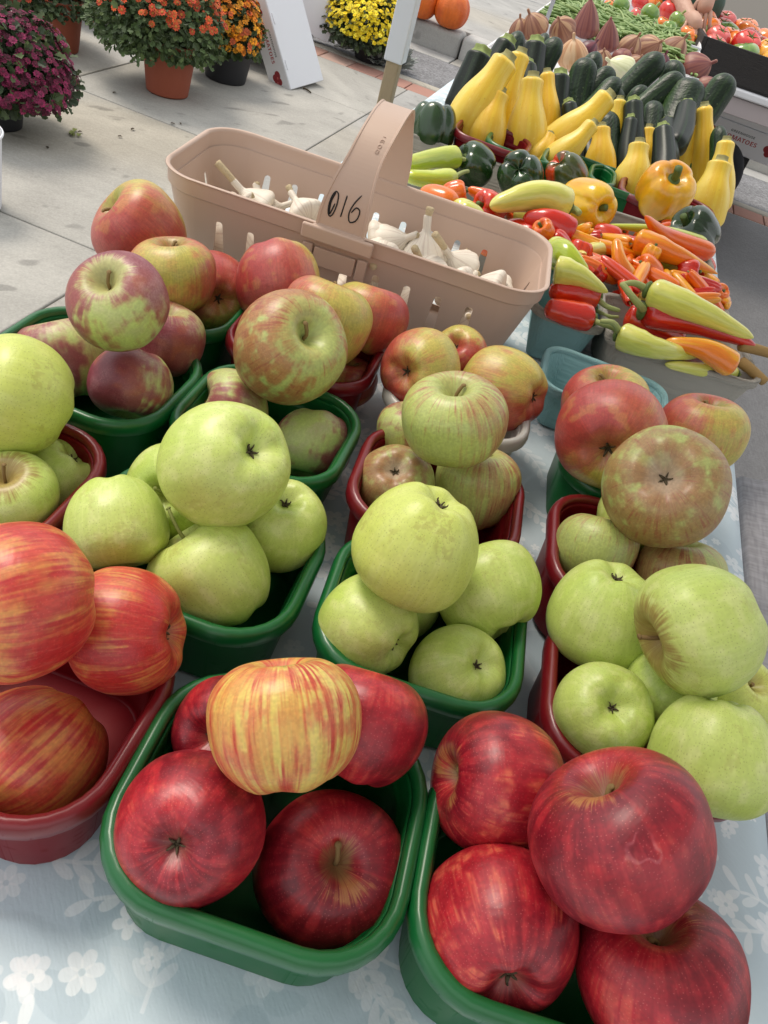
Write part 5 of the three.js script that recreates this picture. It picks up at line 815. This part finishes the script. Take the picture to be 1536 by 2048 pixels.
function carton(label, w, h, d, pm, group) { // front face towards +z
  const g = thing('produce_carton', label, 'carton', null, group); const b = boxGeo(w, h, d, 0.004); b.translate(0, h / 2, 0); part('box', b, cardWhite, g);
  const p = boxGeo(w - 0.008, h - 0.01, 0.002, 0.0008); { const P = p.attributes.position, U = p.attributes.uv; for (let i = 0; i < P.count; i++) U.setXY(i, P.getX(i) / (w - 0.008) + 0.5, P.getY(i) / (h - 0.01) + 0.5); } p.translate(0, h / 2, d / 2 + 0.001); part('printed_panel', p, pm, g);
  for (const s of [-1, 1]) { const k = boxGeo(0.05, 0.006, 0.012, 0.001); k.translate(s * w * 0.24, h + 0.001, d / 2 - 0.02); part('lid_tab', k, cardWhite, g); }
  return g;
}
{
  const c0 = ground(1455, 410), rot = -0.12;
  const k = openTray('crate', 'black plastic crate under the stack of tomato cartons', 'crate', V(c0.x - 0.2, 0.003, c0.z - 0.17), 0.4, 0.27, 0.34, blackPl, rot, 0.012);
  ['red', 'red', 'dark'].forEach((q, i) => { const g = carton(['lowest white tomato carton of the stack on the black crate', 'middle white tomato carton of the stack on the black crate', 'top white carton of the stack, printed with dark fruit'][i], 0.54, 0.15, 0.4, q === 'red' ? printRed : printDark, 'stacked tomato cartons'); g.position.set(c0.x - 0.1, 0.282 + i * 0.152, c0.z - 0.19); g.rotation.y = rot + (i - 1) * 0.02; });
}
{ // carton leaning among the flower pots, and one behind it
  const place = (g, up, lid, flip, corner, spot) => { // stood on a short end: up along its length, lid facing, print on the narrow side
    const X = up.clone().normalize().multiplyScalar(flip ? 1 : -1), Y = lid.clone().addScaledVector(X, -lid.dot(X)).normalize(), Z = X.clone().cross(Y);
    g.quaternion.setFromRotationMatrix(new THREE.Matrix4().makeBasis(X, Y, Z)); g.position.copy(spot).sub(corner.applyQuaternion(g.quaternion));
  };
  const g = carton('white tomato carton leaning upright among the flower pots', 0.46, 0.14, 0.3, printRed, 'cartons by the flower pots');
  place(g, V(-0.52, 0.86, -0.1), V(0.93, 0.2, 0.36), false, V(0.23, 0.14, 0.15), ground(582, 181).setY(0.004));
  const g2 = carton('white carton standing behind the leaning one, faintly printed', 0.5, 0.18, 0.4, printDark, 'cartons by the flower pots');
  place(g2, V(0.06, 1, -0.1), V(0.12, 0.05, 0.99), true, V(-0.25, 0.18, 0.2), ground(655, 96).setY(0.03));
}
console.log('cartons');

// ================================================================ FLOWERS, PUMPKINS AND THE REST OF THE PAVEMENT
const potGeo = (R, H) => new THREE.LatheGeometry([[0, 0.0], [R * 0.74, 0.0], [R * 0.76, H * 0.03], [R * 0.92, H * 0.78], [R * 0.93, H * 0.8]].map((p) => new THREE.Vector2(...p)), 40);
const potRim = (R, H) => new THREE.LatheGeometry([[R * 0.9, H * 0.79], [R * 0.97, H * 0.79], [R, H * 0.99], [R * 0.985, H], [R * 0.95, H], [R * 0.93, H * 0.96], [R * 0.9, H * 0.8]].map((p) => new THREE.Vector2(...p)), 40);
const potMats = { terra: mat('terra', { color: rgb(146, 74, 50), roughness: 0.7, bumpMap: concreteBump, bumpScale: 0.001 }), black: mat('potblack', { color: rgb(30, 30, 34), roughness: 0.5 }) };
const soilM = mat('soil', { color: rgb(44, 34, 28), roughness: 1 });
const foliageM = new THREE.MeshPhysicalMaterial({ vertexColors: true, roughness: 0.7, transmission: 0.2, thickness: 0, side: THREE.DoubleSide }), flowerM = new THREE.MeshPhysicalMaterial({ vertexColors: true, roughness: 0.75, side: THREE.DoubleSide });
class Soup { // many small coloured faces in one mesh
  constructor() { this.p = []; this.c = []; this.i = []; this.n = 0; }
  face(pts, idx, col) { const c = new THREE.Color().setRGB(col[0] / 255, col[1] / 255, col[2] / 255, THREE.SRGBColorSpace); for (const q of pts) { this.p.push(q.x, q.y, q.z); this.c.push(c.r, c.g, c.b); } for (const k of idx) this.i.push(this.n + k); this.n += pts.length; }
  build() { const g = new THREE.BufferGeometry(); g.setAttribute('position', new THREE.Float32BufferAttribute(this.p, 3)); g.setAttribute('color', new THREE.Float32BufferAttribute(this.c, 3)); g.setIndex(this.i); const h = g.toNonIndexed(); h.computeVertexNormals(); return h; }
}
function leafInto(s, c, d, n, L, W, col) { // folded, lobed leaf from c along d
  const w = d.clone().cross(n).normalize(), P = (a, b, h) => c.clone().addScaledVector(d, a * L).addScaledVector(w, b * W).addScaledVector(n, h * W);
  s.face([P(0, 0, 0), P(0.35, 0.5, 0.25), P(0.55, 0.3, 0.12), P(0.75, 0.42, 0.15), P(1, 0, -0.1), P(0.75, -0.42, 0.15), P(0.55, -0.3, 0.12), P(0.35, -0.5, 0.25), P(0.5, 0, -0.05)], [0, 1, 8, 1, 2, 8, 2, 3, 8, 3, 4, 8, 4, 5, 8, 5, 6, 8, 6, 7, 8, 7, 0, 8], col);
}
function flowerInto(s, c, n, R, col, col2, k) { // ring of petals and a small middle
  const x = V(n.y, -n.x, 0.3).cross(n).normalize(), y = n.clone().cross(x);
  for (let q = 0; q < k; q++) { const a = q / k * 6.2832 + c.x * 50, P = (r, b, h) => c.clone().addScaledVector(x, Math.cos(b) * r * R).addScaledVector(y, Math.sin(b) * r * R).addScaledVector(n, h * R); s.face([P(0.1, a, 0.1), P(0.75, a - 0.33, 0.22), P(1, a, 0.12), P(0.75, a + 0.33, 0.22)], [0, 1, 2, 0, 2, 3], tint(col, rr(0.85, 1.12))); }
  s.face([c.clone().addScaledVector(n, 0.34 * R), ...[0, 1, 2, 3, 4].map((q) => c.clone().addScaledVector(x, Math.cos(q * 1.257) * 0.34 * R).addScaledVector(y, Math.sin(q * 1.257) * 0.34 * R).addScaledVector(n, 0.24 * R))], [0, 1, 2, 0, 2, 3, 0, 3, 4, 0, 4, 5, 0, 5, 1], col2);
}
function mum(label, pos, potR, potH, pm, dome, rx, ry, o) {
  const g = thing('potted_mum', label, 'potted plant', null, 'potted chrysanthemums'); const T = (q) => { q.translate(pos.x, 0.002, pos.z); return q; };
  const pot = part('pot', T(potGeo(potR, potH)), potMats[pm], g); part('rim', T(potRim(potR, potH)), potMats[pm], pot);
  const soil = new THREE.CircleGeometry(potR * 0.92, 24); soil.rotateX(-Math.PI / 2); soil.translate(0, potH * 0.9, 0); part('soil', T(soil), soilM, g);
  const lf = new Soup(), fl = new Soup(), st = [];
  for (let k = 0; k < 16; k++) { const a = rr(0, 6.28), e = rr(0.1, 0.95), q = V(Math.cos(a) * Math.sin(e * 1.4) * rx * 0.8, Math.cos(e * 1.4) * ry * 0.75, Math.sin(a) * Math.sin(e * 1.4) * rx * 0.8).add(dome), b = V(pos.x + Math.cos(a) * potR * 0.3, potH * 0.88, pos.z + Math.sin(a) * potR * 0.3); st.push(bentTube([b, b.clone().lerp(q, 0.55).add(V(0, 0.02, 0)), q], 0.004, 0.0025, 5, 6)); }
  part('stems', mergeGeometries(st), mat('mumstem', { color: rgb(70, 84, 46), roughness: 0.8 }), g);
  const nl = o.leaves ?? 2600;
  for (let k = 0; k < nl; k++) {
    const a = rr(0, 6.2832), cy = rr(-0.85, 1), sx = Math.sqrt(1 - cy * cy), n = V(Math.cos(a) * sx, cy, Math.sin(a) * sx), wob = 0.82 + 0.36 * fbm(n.x * 2.3 + pos.x * 3, n.y * 2.3, n.z * 2.3, 2), sh = Math.pow(rnd(), 0.45) * wob;
    const c = V(n.x * rx * sh, n.y * ry * (cy < 0 ? 0.85 : 1) * sh, n.z * rx * sh).add(dome); if (c.y < potH * 0.78) c.y = potH * 0.78 + rr(0, 0.05); if (c.y < 0.05) continue;
    const d = n.clone().add(V(rr(-0.9, 0.9), rr(-0.9, 0.6), rr(-0.9, 0.9))).normalize(), nn = n.clone().add(V(rr(-0.6, 0.6), rr(0, 0.9), rr(-0.6, 0.6))).normalize();
    leafInto(lf, c, d, nn, rr(0.6, 1.2) * (o.leaf ?? 0.04), rr(0.5, 0.9) * (o.leaf ?? 0.04), tint(mix3(o.leafCol ?? [72, 92, 50], [112, 130, 72], rnd() * rnd()), rr(0.75, 1.15)));
  }
  const f = part('foliage', lf.build(), foliageM, g); f.userData.kind = 'stuff';
  for (let k = 0; k < o.n; k++) {
    const a = rr(0, 6.2832), cy = 1 - Math.pow(rnd(), o.pow ?? 1) * (1 - (o.low ?? 0)), sx = Math.sqrt(Math.max(0, 1 - cy * cy)), n = V(Math.cos(a) * sx, cy, Math.sin(a) * sx), wob = 0.82 + 0.36 * fbm(n.x * 2.3 + pos.x * 3, n.y * 2.3, n.z * 2.3, 2), sh = rr(0.93, 1.06) * wob;
    const c = V(n.x * rx * sh, n.y * ry * sh, n.z * rx * sh).add(dome), nn = n.clone().add(V(rr(-0.4, 0.4), rr(0.1, 0.7), rr(-0.4, 0.4))).normalize(); const cc = o.cols[(rnd() * o.cols.length) | 0];
    flowerInto(fl, c, nn, rr(0.8, 1.2) * o.fs, tint(cc, rr(0.85, 1.1)), o.eye ?? tint(cc, 0.75), 9);
  }
  if (o.n) { const h = part('flowers', fl.build(), flowerM, g); h.userData.kind = 'stuff'; }
  return rebase(g);
}
const under = (px, py) => ground(px, py).setY(0);
{
  const OR = [[206, 84, 42], [220, 102, 54], [186, 66, 36]], MG = [[112, 20, 58], [140, 38, 82], [88, 16, 44]], GO = [[232, 150, 24], [240, 168, 36], [222, 128, 20]], YE = [[244, 222, 30], [236, 206, 22], [248, 232, 70]];
  let p = V(-1.9, 0, -2.86); mum('magenta chrysanthemum in a black pot', p, 0.105, 0.17, 'black', atZ(8, 150, -2.86), 0.235, 0.22, { n: 1150, fs: 0.0135, cols: MG, low: -0.2, pow: 0.9, leaves: 3400, leafCol: [52, 70, 40] });
  p = V(-2.26, 0, -3.92); mum('reddish chrysanthemum with sparse flowers in a terracotta pot', p, 0.12, 0.22, 'terra', atZ(62, 0, -3.92), 0.29, 0.26, { n: 80, fs: 0.017, cols: [[150, 56, 40], [196, 76, 46]], low: 0, leaves: 3200, leafCol: [60, 80, 46] });
  p = V(-1.66, 0, -3.84); mum('orange chrysanthemum in a terracotta pot', p, 0.13, 0.23, 'terra', atZ(315, 42, -3.86), 0.31, 0.26, { n: 420, fs: 0.0165, cols: OR, low: 0.2, pow: 0.9, leaves: 5200, leaf: 0.034, leafCol: [74, 96, 54], eye: [170, 110, 40] });
  p = V(-1.56, 0, -4.34); mum('golden chrysanthemum in a black pot beside the leaning carton', p, 0.14, 0.19, 'black', atZ(448, 66, -4.34), 0.2, 0.22, { n: 620, fs: 0.018, cols: [...GO, ...GO, OR[1]], low: -0.1, leaves: 1800, leafCol: [60, 80, 40] });
  p = V(-1.42, 0, -4.95); mum('orange-red chrysanthemum in a black pot behind the leaning carton', p, 0.13, 0.19, 'black', atZ(512, 62, -4.95), 0.25, 0.27, { n: 520, fs: 0.016, cols: [OR[0], OR[2], [160, 50, 34]], low: -0.2, leaves: 2200, leafCol: [64, 70, 40] });
  p = V(-2.1, 0, -4.62); mum('green budding chrysanthemum in a black pot behind the orange one', p, 0.12, 0.19, 'black', atZ(215, 45, -4.6), 0.24, 0.24, { n: 30, fs: 0.022, cols: OR, low: 0, leaves: 2200, leafCol: [96, 116, 60] });
  p = V(-1.42, 0, -4.6); mum('copper chrysanthemum between the golden one and the white carton', V(-1.98, 0, -5.0), 0.12, 0.19, 'black', atZ(400, 20, -5.0), 0.24, 0.24, { n: 420, fs: 0.016, cols: [OR[0], OR[1], GO[0]], low: -0.1, leaves: 1500 });
  const py = ground(738, 122); mum('round bright yellow chrysanthemum by the kerb', V(py.x, 0, py.z), 0.13, 0.12, 'black', atZ(730, 62, py.z - 0.02), 0.27, 0.24, { n: 1700, fs: 0.0135, cols: YE, low: 0.0, pow: 1.0, leaves: 2600, leafCol: [44, 60, 34], eye: [226, 186, 20] });
  // silver-leaved plants round its foot
  for (const [px, py2, lab] of [[690, 104, 'silver-leaved plant at the foot of the white carton'], [752, 130, 'silver-leaved plant in front of the yellow chrysanthemum'], [800, 140, 'silver-leaved plant beside the yellow chrysanthemum']]) {
    const c = ground(px, py2), s = new Soup(), g = thing('silver_plant', lab, 'plant', null, 'silver-leaved plants');
    for (let k = 0; k < 150; k++) { const a = rr(0, 6.28), e = rr(0.2, 1.3), d = V(Math.cos(a) * Math.cos(e), Math.sin(e), Math.sin(a) * Math.cos(e)); leafInto(s, c.clone().setY(0.01).addScaledVector(d, rr(0.01, 0.09)), d, V(-d.y * Math.cos(a), Math.cos(e), -d.y * Math.sin(a)).normalize(), rr(0.04, 0.075), 0.03, tint([176, 182, 176], rr(0.8, 1.1))); }
    part('leaves', s.build(), foliageM, g).userData.kind = 'stuff'; rebase(g);
  }
}
{ // pumpkins on the far kerb
  const pg = grid(64, 28, (u, v) => { const p = (1 - v) * Math.PI, a = -u * 6.28318, s = Math.sin(p), c = Math.cos(p), l = Math.pow(Math.abs(Math.cos(a * 5)), 0.5); let rho = Math.pow(s, 0.8) * (0.93 + 0.07 * l), y = 0.92 * c; if (c > 0) y -= 0.25 * Math.exp(-rho * rho * 10); else y += 0.12 * Math.exp(-rho * rho * 10); return V(Math.cos(a) * rho, y, Math.sin(a) * rho); }, true);
  PC.pump = [[214, 104, 30], [196, 84, 24]]; const pm = mat('pumpkin', { map: pepTex(PC.pump[0], PC.pump[1], 'pump'), roughness: 0.45, bumpMap: skinBump, bumpScale: 0.004 });
  for (const [px, py, w, lab, sy] of [[906, 12, 72, 'round orange pumpkin on the far kerb', 1], [846, 6, 64, 'orange pumpkin half hidden by the canopy leg', 1.1]]) { const p0 = atZ(px, py, -6.85 + 0.0995 * 0), r = w * depthOf(p0) / FPX / 2, g = thing('pumpkin', lab, 'pumpkin', V(p0.x, 0.15 + r * 0.9 * sy, p0.z), 'pumpkins on the far kerb'); g.scale.set(r, r * sy, r); part('fruit', pg, pm, g); part('stem', bellStem, mat('pstem', { color: rgb(110, 100, 60), roughness: 0.9 }), g); }
}
{ // rubber mat beside the table
  const matTex = dataTex(256, 256, (u, v) => tint([92, 92, 93], 0.82 + 0.16 * vn(u * 256, v * 24, 2) + 0.14 * vn(u * 90, v * 90, 5) + 0.1 * tile2(u, v, 8, 4)));
  const g = boxGeo(0.86, 0.008, 5.6, 0.003); uvXZ(g, 2.2); g.rotateY(GA); const p = G2W(0.68, 0.006, -2.42); const m = flags(new THREE.Mesh(g, new THREE.MeshStandardMaterial({ map: matTex, bumpMap: pulpBump, bumpScale: 0.002, roughness: 0.6 }))); m.position.copy(p); m.name = numbered('floor_mat'); scene.add(m); tag(m, 'long grey woven floor mat beside the table', 'mat');
}
{ // linen-covered bench and the dark stool beside the table
  const linenTex = dataTex(256, 256, (u, v) => tint([168, 166, 170], 0.86 + 0.13 * vn(u * 128, v * 18, 2) + 0.12 * vn(u * 16, v * 150, 8) + 0.08 * (tile2(u, v, 9, 1) - 0.5)));
  const lm = new THREE.MeshStandardMaterial({ map: linenTex, bumpMap: weaveBump, bumpScale: 0.0006, roughness: 0.9, side: THREE.DoubleSide });
  const b = thing('wooden_bench', 'bench under the grey linen cloth beside the apple table', 'bench', null);
  const top = boxGeo(0.36, 0.03, 0.62, 0.004); top.translate(XR + 0.25, TH - 0.075, -0.67); top.rotateY(TA); part('seat', top, blackWood, b);
  for (const x of [0.1, 0.4]) for (const z of [-0.95, -0.4]) { const l = boxGeo(0.035, TH - 0.092, 0.035, 0.003); l.translate(XR + x, (TH - 0.092) / 2, z); l.rotateY(TA); part('leg', l, blackWood, b); } rebase(b);
  const x0 = XR + 0.05, x1 = XR + 0.46, z0 = -1.0, z1 = -0.34, D = 0.3;
  const cg = grid(60, 70, (u, v) => {
    let s = u * (x1 - x0 + 2 * D) - D, q = v * (z1 - z0 + 2 * D) - D, x = x0 + Math.min(Math.max(s, 0), x1 - x0), z = z0 + Math.min(Math.max(q, 0), z1 - z0), ds = s < 0 ? s : s > x1 - x0 ? s - (x1 - x0) : 0, dq = q < 0 ? q : q > z1 - z0 ? q - (z1 - z0) : 0, dr = Math.max(Math.abs(ds), Math.abs(dq));
    const w = fbm(x * 6, z * 6, 3, 3) - 0.5; return V(x + Math.sign(ds) * (0.004 + 0.03 * Math.min(1, dr / D) * Math.min(1, Math.abs(ds) * 20)) * 0.5 + w * 0.006, TH - 0.05 - dr + 0.01 * w - 0.006 * sm(0, 0.03, dr) + 0.012 * sm(0.3, 0.0, Math.abs(s - 0.06) * 5) * sm(0.35, 0, Math.abs(q)), z + Math.sign(dq) * 0.02 * Math.min(1, dr / D) + w * 0.006);
  });
  { const U = cg.attributes.uv; for (let i = 0; i < U.count; i++) U.setXY(i, U.getX(i) * 3.5, U.getY(i) * 4.2); } cg.rotateY(TA);
  const c = flags(new THREE.Mesh(cg, lm)); c.name = numbered('linen_cloth'); scene.add(c); tag(c, 'grey linen cloth draped over the bench beside the table', 'cloth'); rebase1(c);
  const s = thing('stool', 'dark brown cushioned stool next to the linen-covered bench', 'stool', null); const st = boxGeo(0.34, 0.06, 0.32, 0.02); st.translate(XR + 0.2, 0.665, -0.14); st.rotateY(TA); part('seat', st, mat('stoolseat', { color: rgb(84, 74, 72), roughness: 0.9, bumpMap: weaveBump, bumpScale: 0.001 }), s);
  for (const x of [0.06, 0.34]) for (const z of [-0.27, -0.01]) { const l = boxGeo(0.03, 0.634, 0.03, 0.003); l.translate(XR + x, 0.317, z); l.rotateY(TA); part('leg', l, blackWood, s); } rebase(s);
}
{ // white bucket at the edge of the flowers, stake in the onions, leg with a black foot, litter
  const p = atZ(-72, 380, -2.2); const b = thing('bucket', 'white plastic bucket beside the magenta flowers', 'bucket', V(p.x, 0.002, p.z)); part('body', new THREE.LatheGeometry([[0, 0], [0.1, 0], [0.105, 0.004], [0.122, 0.24], [0.118, 0.24], [0.1, 0.01], [0, 0.008]].map((q) => new THREE.Vector2(...q)), 36), cardWhite, b); const rg = new THREE.TorusGeometry(0.123, 0.005, 8, 40); rg.rotateX(Math.PI / 2); rg.translate(0, 0.235, 0); part('rim', rg, cardWhite, b);
  const a = atZ(1094, 38, -3.25); const s = thing('stake', 'thin grey stake standing in the onion tray', 'stake', V(a.x, TH + 0.014, a.z)); const sg = boxGeo(0.014, 0.55, 0.008, 0.002); sg.translate(0, 0.275, 0); part('rod', sg, mat('stakeM', { color: rgb(170, 172, 176), roughness: 0.5 }), s); const cp = boxGeo(0.018, 0.02, 0.012, 0.003); cp.translate(0, 0.558, 0); part('cap', cp, blackPl, s);
  const q = ground(1020, 24); const l = thing('trestle', 'white trestle leg with a black rubber foot', 'trestle', null); const f = ground(1032, 26); part('leg', bentTube([f.clone().setY(0.03), f.clone().add(V(0.1, 0.35, -0.1)), f.clone().add(V(0.2, 0.72, -0.2))], 0.022, 0.022, 10, 12), cardWhite, l); part('leg', bentTube([f.clone().add(V(0.42, 0.03, -0.1)), f.clone().add(V(0.31, 0.36, -0.15)), f.clone().add(V(0.2, 0.72, -0.2))], 0.022, 0.022, 10, 12), cardWhite, l); const ft = boxGeo(0.09, 0.06, 0.07, 0.02); ft.translate(f.x, 0.031, f.z); part('foot', ft, blackPl, l); const ft2 = boxGeo(0.09, 0.06, 0.07, 0.02); ft2.translate(f.x + 0.42, 0.031, f.z - 0.1); part('foot', ft2, blackPl, l); rebase(l);
  const green = mat('litter', { color: rgb(120, 128, 70), roughness: 0.9, side: THREE.DoubleSide }), brown = mat('litterb', { color: rgb(70, 60, 46), roughness: 1, side: THREE.DoubleSide });
  [[150, 268, 0], [262, 262, 1], [340, 248, 1], [225, 188, 1], [165, 265, 1], [360, 250, 1], [245, 275, 1], [142, 178, 1], [96, 300, 1]].forEach(([px, py, br], i) => { const c = ground(px, py).setY(0.004), so = new Soup(); for (let k = 0; k < (br ? 1 : 6); k++) { const t = rr(0, 6.28); leafInto(so, c.clone().add(V(rr(-0.02, 0.02) * (br ? 0 : 1), 0, rr(-0.02, 0.02) * (br ? 0 : 1))), V(Math.cos(t), 0.1, Math.sin(t)), V(0, 1, 0), br ? rr(0.015, 0.03) : 0.035, br ? 0.014 : 0.022, [120, 118, 70]); } const g0 = so.build(); g0.deleteAttribute('color'); const m = flags(new THREE.Mesh(g0, br ? brown : green)); m.name = numbered('fallen_leaf'); scene.add(m); tag(m, br ? 'tiny dry brown leaf scrap on the pavement' : 'green leaf sprig fallen beside the magenta flowers', 'leaf', 'leaf scraps on the pavement'); rebase1(m); });
  const tw = flags(new THREE.Mesh(bentTube([ground(606, 178).setY(0.006), ground(614, 183).setY(0.009), ground(622, 188).setY(0.006)], 0.006, 0.004, 6, 8), brown)); tw.name = numbered('twig'); scene.add(tw); tag(tw, 'dark twig on the pavement by the leaning carton', 'twig'); rebase1(tw);
}

// ================================================================ THE SELLER BEHIND THE FAR TABLE
{
  const px = 0.62, pz = -5.12;
  const hipL = V(px - 0.1, 0.93, pz), hipR = V(px + 0.1, 0.93, pz), chest = V(px - 0.02, 1.28, pz + 0.1), neck = V(px - 0.02, 1.47, pz + 0.16), head = V(px - 0.02, 1.6, pz + 0.22);
  const shA = V(px - 0.21, 1.38, pz + 0.12), shB = V(px + 0.18, 1.38, pz + 0.12);
  const wrA = atZ(1383, 40, -4.42), elA = atZ(1338, -42, -4.72), wrB = atZ(1416, -12, -4.5), elB = V(px + 0.3, 1.12, pz + 0.3);
  const bones = [ // a, b, ra, rb, zone
    [V(px, 0.92, pz), V(px, 1.08, pz + 0.03), 0.155, 0.14], [V(px, 1.08, pz + 0.03), chest, 0.14, 0.155], [shA, shB, 0.075, 0.075], [chest, neck, 0.1, 0.055], [neck, head, 0.055, 0.07], [head, head.clone().add(V(0, 0.05, -0.015)), 0.085, 0.092], [head.clone().add(V(0, -0.05, 0.03)), head.clone().add(V(0, -0.075, 0.055)), 0.055, 0.035], [head.clone().add(V(0, 0.0, 0.085)), head.clone().add(V(0, -0.03, 0.107)), 0.012, 0.017], [head.clone().add(V(-0.09, 0, -0.01)), head.clone().add(V(-0.098, -0.025, -0.012)), 0.018, 0.014], [head.clone().add(V(0.09, 0, -0.01)), head.clone().add(V(0.098, -0.025, -0.012)), 0.018, 0.014],
    [hipL, V(px - 0.11, 0.5, pz + 0.03), 0.095, 0.062], [V(px - 0.11, 0.5, pz + 0.03), V(px - 0.12, 0.09, pz), 0.06, 0.04], [V(px - 0.12, 0.05, pz - 0.03), V(px - 0.13, 0.04, pz + 0.17), 0.045, 0.036],
    [hipR, V(px + 0.11, 0.5, pz + 0.03), 0.095, 0.062], [V(px + 0.11, 0.5, pz + 0.03), V(px + 0.12, 0.09, pz), 0.06, 0.04], [V(px + 0.12, 0.05, pz - 0.03), V(px + 0.13, 0.04, pz + 0.17), 0.045, 0.036],
    [shA, elA, 0.06, 0.046], [elA, wrA, 0.046, 0.03], [shB, elB, 0.06, 0.046], [elB, wrB, 0.046, 0.03],
  ];
  const res = 132, size = 1.9, cx = px, cy = 0.88, cz = pz + 0.35, mc = new MarchingCubes(res, new THREE.MeshBasicMaterial(), false, false, 160000), half = res / 2;
  const pa = V(0, 0, 0), ba = V(0, 0, 0), P = V(0, 0, 0);
  const sd = (p, [a, b, ra, rb]) => { pa.subVectors(p, a); ba.subVectors(b, a); const h = Math.min(1, Math.max(0, pa.dot(ba) / ba.dot(ba))); return pa.addScaledVector(ba, -h).length() - (ra + (rb - ra) * h); };
  for (let z = 0; z < res; z++) for (let y = 0; y < res; y++) for (let x = 0; x < res; x++) { P.set(cx + (x - half) / half * size / 2, cy + (y - half) / half * size / 2, cz + (z - half) / half * size / 2); let m = 1e9; for (const b of bones) { const d = sd(P, b); if (d > 0.25 && m < 0.2) continue; const h = Math.max(0, 0.035 - Math.abs(m - d)) / 0.035; m = Math.min(m, d) - h * h * 0.035 * 0.25; } mc.field[x + y * res + z * res * res] = -m; }
  mc.isolation = 0; mc.update();
  const n = mc.count, pos = new Float32Array(n * 3); for (let i = 0; i < n; i++) { pos[i * 3] = cx + mc.positionArray[i * 3] * size / 2; pos[i * 3 + 1] = cy + mc.positionArray[i * 3 + 1] * size / 2; pos[i * 3 + 2] = cz + mc.positionArray[i * 3 + 2] * size / 2; }
  let bg = new THREE.BufferGeometry(); bg.setAttribute('position', new THREE.BufferAttribute(pos, 3)); bg = mergeVertices(bg, 1e-4); bg.deleteAttribute('uv'); bg.computeVertexNormals();
  // hands: palm and five separate fingers, curled
  const hand = (wr, dir, side, curl) => {
    const D = dir.clone().normalize(), S = side.clone().addScaledVector(D, -side.dot(D)).normalize(), N = D.clone().cross(S), o = [], at3 = (d, s, k) => wr.clone().addScaledVector(D, d).addScaledVector(S, s).addScaledVector(N, k);
    o.push(pod([at3(-0.02, 0, 0), at3(0.04, 0, 0), at3(0.09, 0, -0.004)], (t, a) => cap(t, 0.2, 0.2) * (0.03 + 0.012 * Math.sin(3.1 * t)) * (1 + 0.28 * Math.cos(2 * (a))), 20, 16));
    [[-0.03, 0.062], [-0.01, 0.075], [0.011, 0.07], [0.031, 0.056]].forEach(([s, L], i) => { const c = curl * (0.8 + 0.15 * i); o.push(pod([at3(0.075, s * 0.9, 0), at3(0.095, s, -0.002), at3(0.095 + L * 0.45, s * 1.05, -c * 0.35 * L), at3(0.095 + L * 0.8, s * 1.05, -c * 0.8 * L), at3(0.095 + L * (1 - 0.25 * c), s * 1.05, -c * 1.3 * L)], (t) => cap(t, 0.08, 0.1) * (0.0098 - 0.0025 * t + 0.0008 * Math.cos(t * 19)), 10, 18)); });
    o.push(pod([at3(0.02, -0.03, 0), at3(0.05, -0.052, -0.012), at3(0.08, -0.06, -0.024), at3(0.1, -0.056, -0.034)], (t) => cap(t, 0.08, 0.12) * (0.0125 - 0.004 * t), 10, 14));
    return o;
  };
  const hands = [...hand(wrA, wrA.clone().sub(elA), V(1, 0.1, -0.3), 0.7), ...hand(wrB, atZ(1402, 52, -4.42).sub(wrB), V(0.9, 0.1, 0.5), 0.45)].map((g) => { g.deleteAttribute('uv'); return g.toNonIndexed(); });
  const all = mergeGeometries([bg.toNonIndexed(), ...hands]);
  const skin = new THREE.Color().setRGB(0.5, 0.3, 0.22), shirt = new THREE.Color().setRGB(0.025, 0.075, 0.05), jean = new THREE.Color().setRGB(0.03, 0.04, 0.07), shoe = new THREE.Color().setRGB(0.03, 0.03, 0.03), A = all.attributes.position, col = new Float32Array(A.count * 3);
  for (let i = 0; i < A.count; i++) { P.fromBufferAttribute(A, i); let c = skin; const arm = Math.min(sd(P, bones[17]), sd(P, bones[19]), P.distanceTo(wrA) - 0.14, P.distanceTo(wrB) - 0.16); if (P.y < 0.085) c = shoe; else if (P.y > 1.46 && P.z > pz + 0.02 && Math.abs(P.x - px) < 0.16) c = skin; else if (arm < 0.012) c = skin; else if (P.y > 0.72) c = shirt; else c = jean; col.set([c.r, c.g, c.b], i * 3); }
  all.setAttribute('color', new THREE.BufferAttribute(col, 3));
  const g = thing('person', 'person in a dark green shirt reaching over the tomatoes', 'person', null);
  part('body', all, new THREE.MeshPhysicalMaterial({ vertexColors: true, roughness: 0.6 }), g);
  const hair = new THREE.SphereGeometry(0.108, 28, 20, 0, 6.2832, 0, 1.75); hair.rotateX(-0.45); hair.translate(head.x, head.y + 0.035, head.z - 0.02); part('hair', hair, mat('hair', { color: rgb(60, 44, 34), roughness: 0.7 }), g);
  for (const s of [-1, 1]) { const e = new THREE.SphereGeometry(0.012, 12, 8); e.translate(head.x + s * 0.033, head.y + 0.012, head.z + 0.078); part('eye', e, mat('eye', { color: rgb(40, 32, 28), roughness: 0.2 }), g); }
  const mo = bentTube([head.clone().add(V(-0.022, -0.055, 0.082)), head.clone().add(V(0, -0.058, 0.092)), head.clone().add(V(0.022, -0.055, 0.082))], 0.005, 0.005, 6, 8); part('mouth', mo, mat('lip', { color: rgb(150, 84, 76), roughness: 0.5 }), g);
  rebase(g);
}

renderer.render(scene, camera);
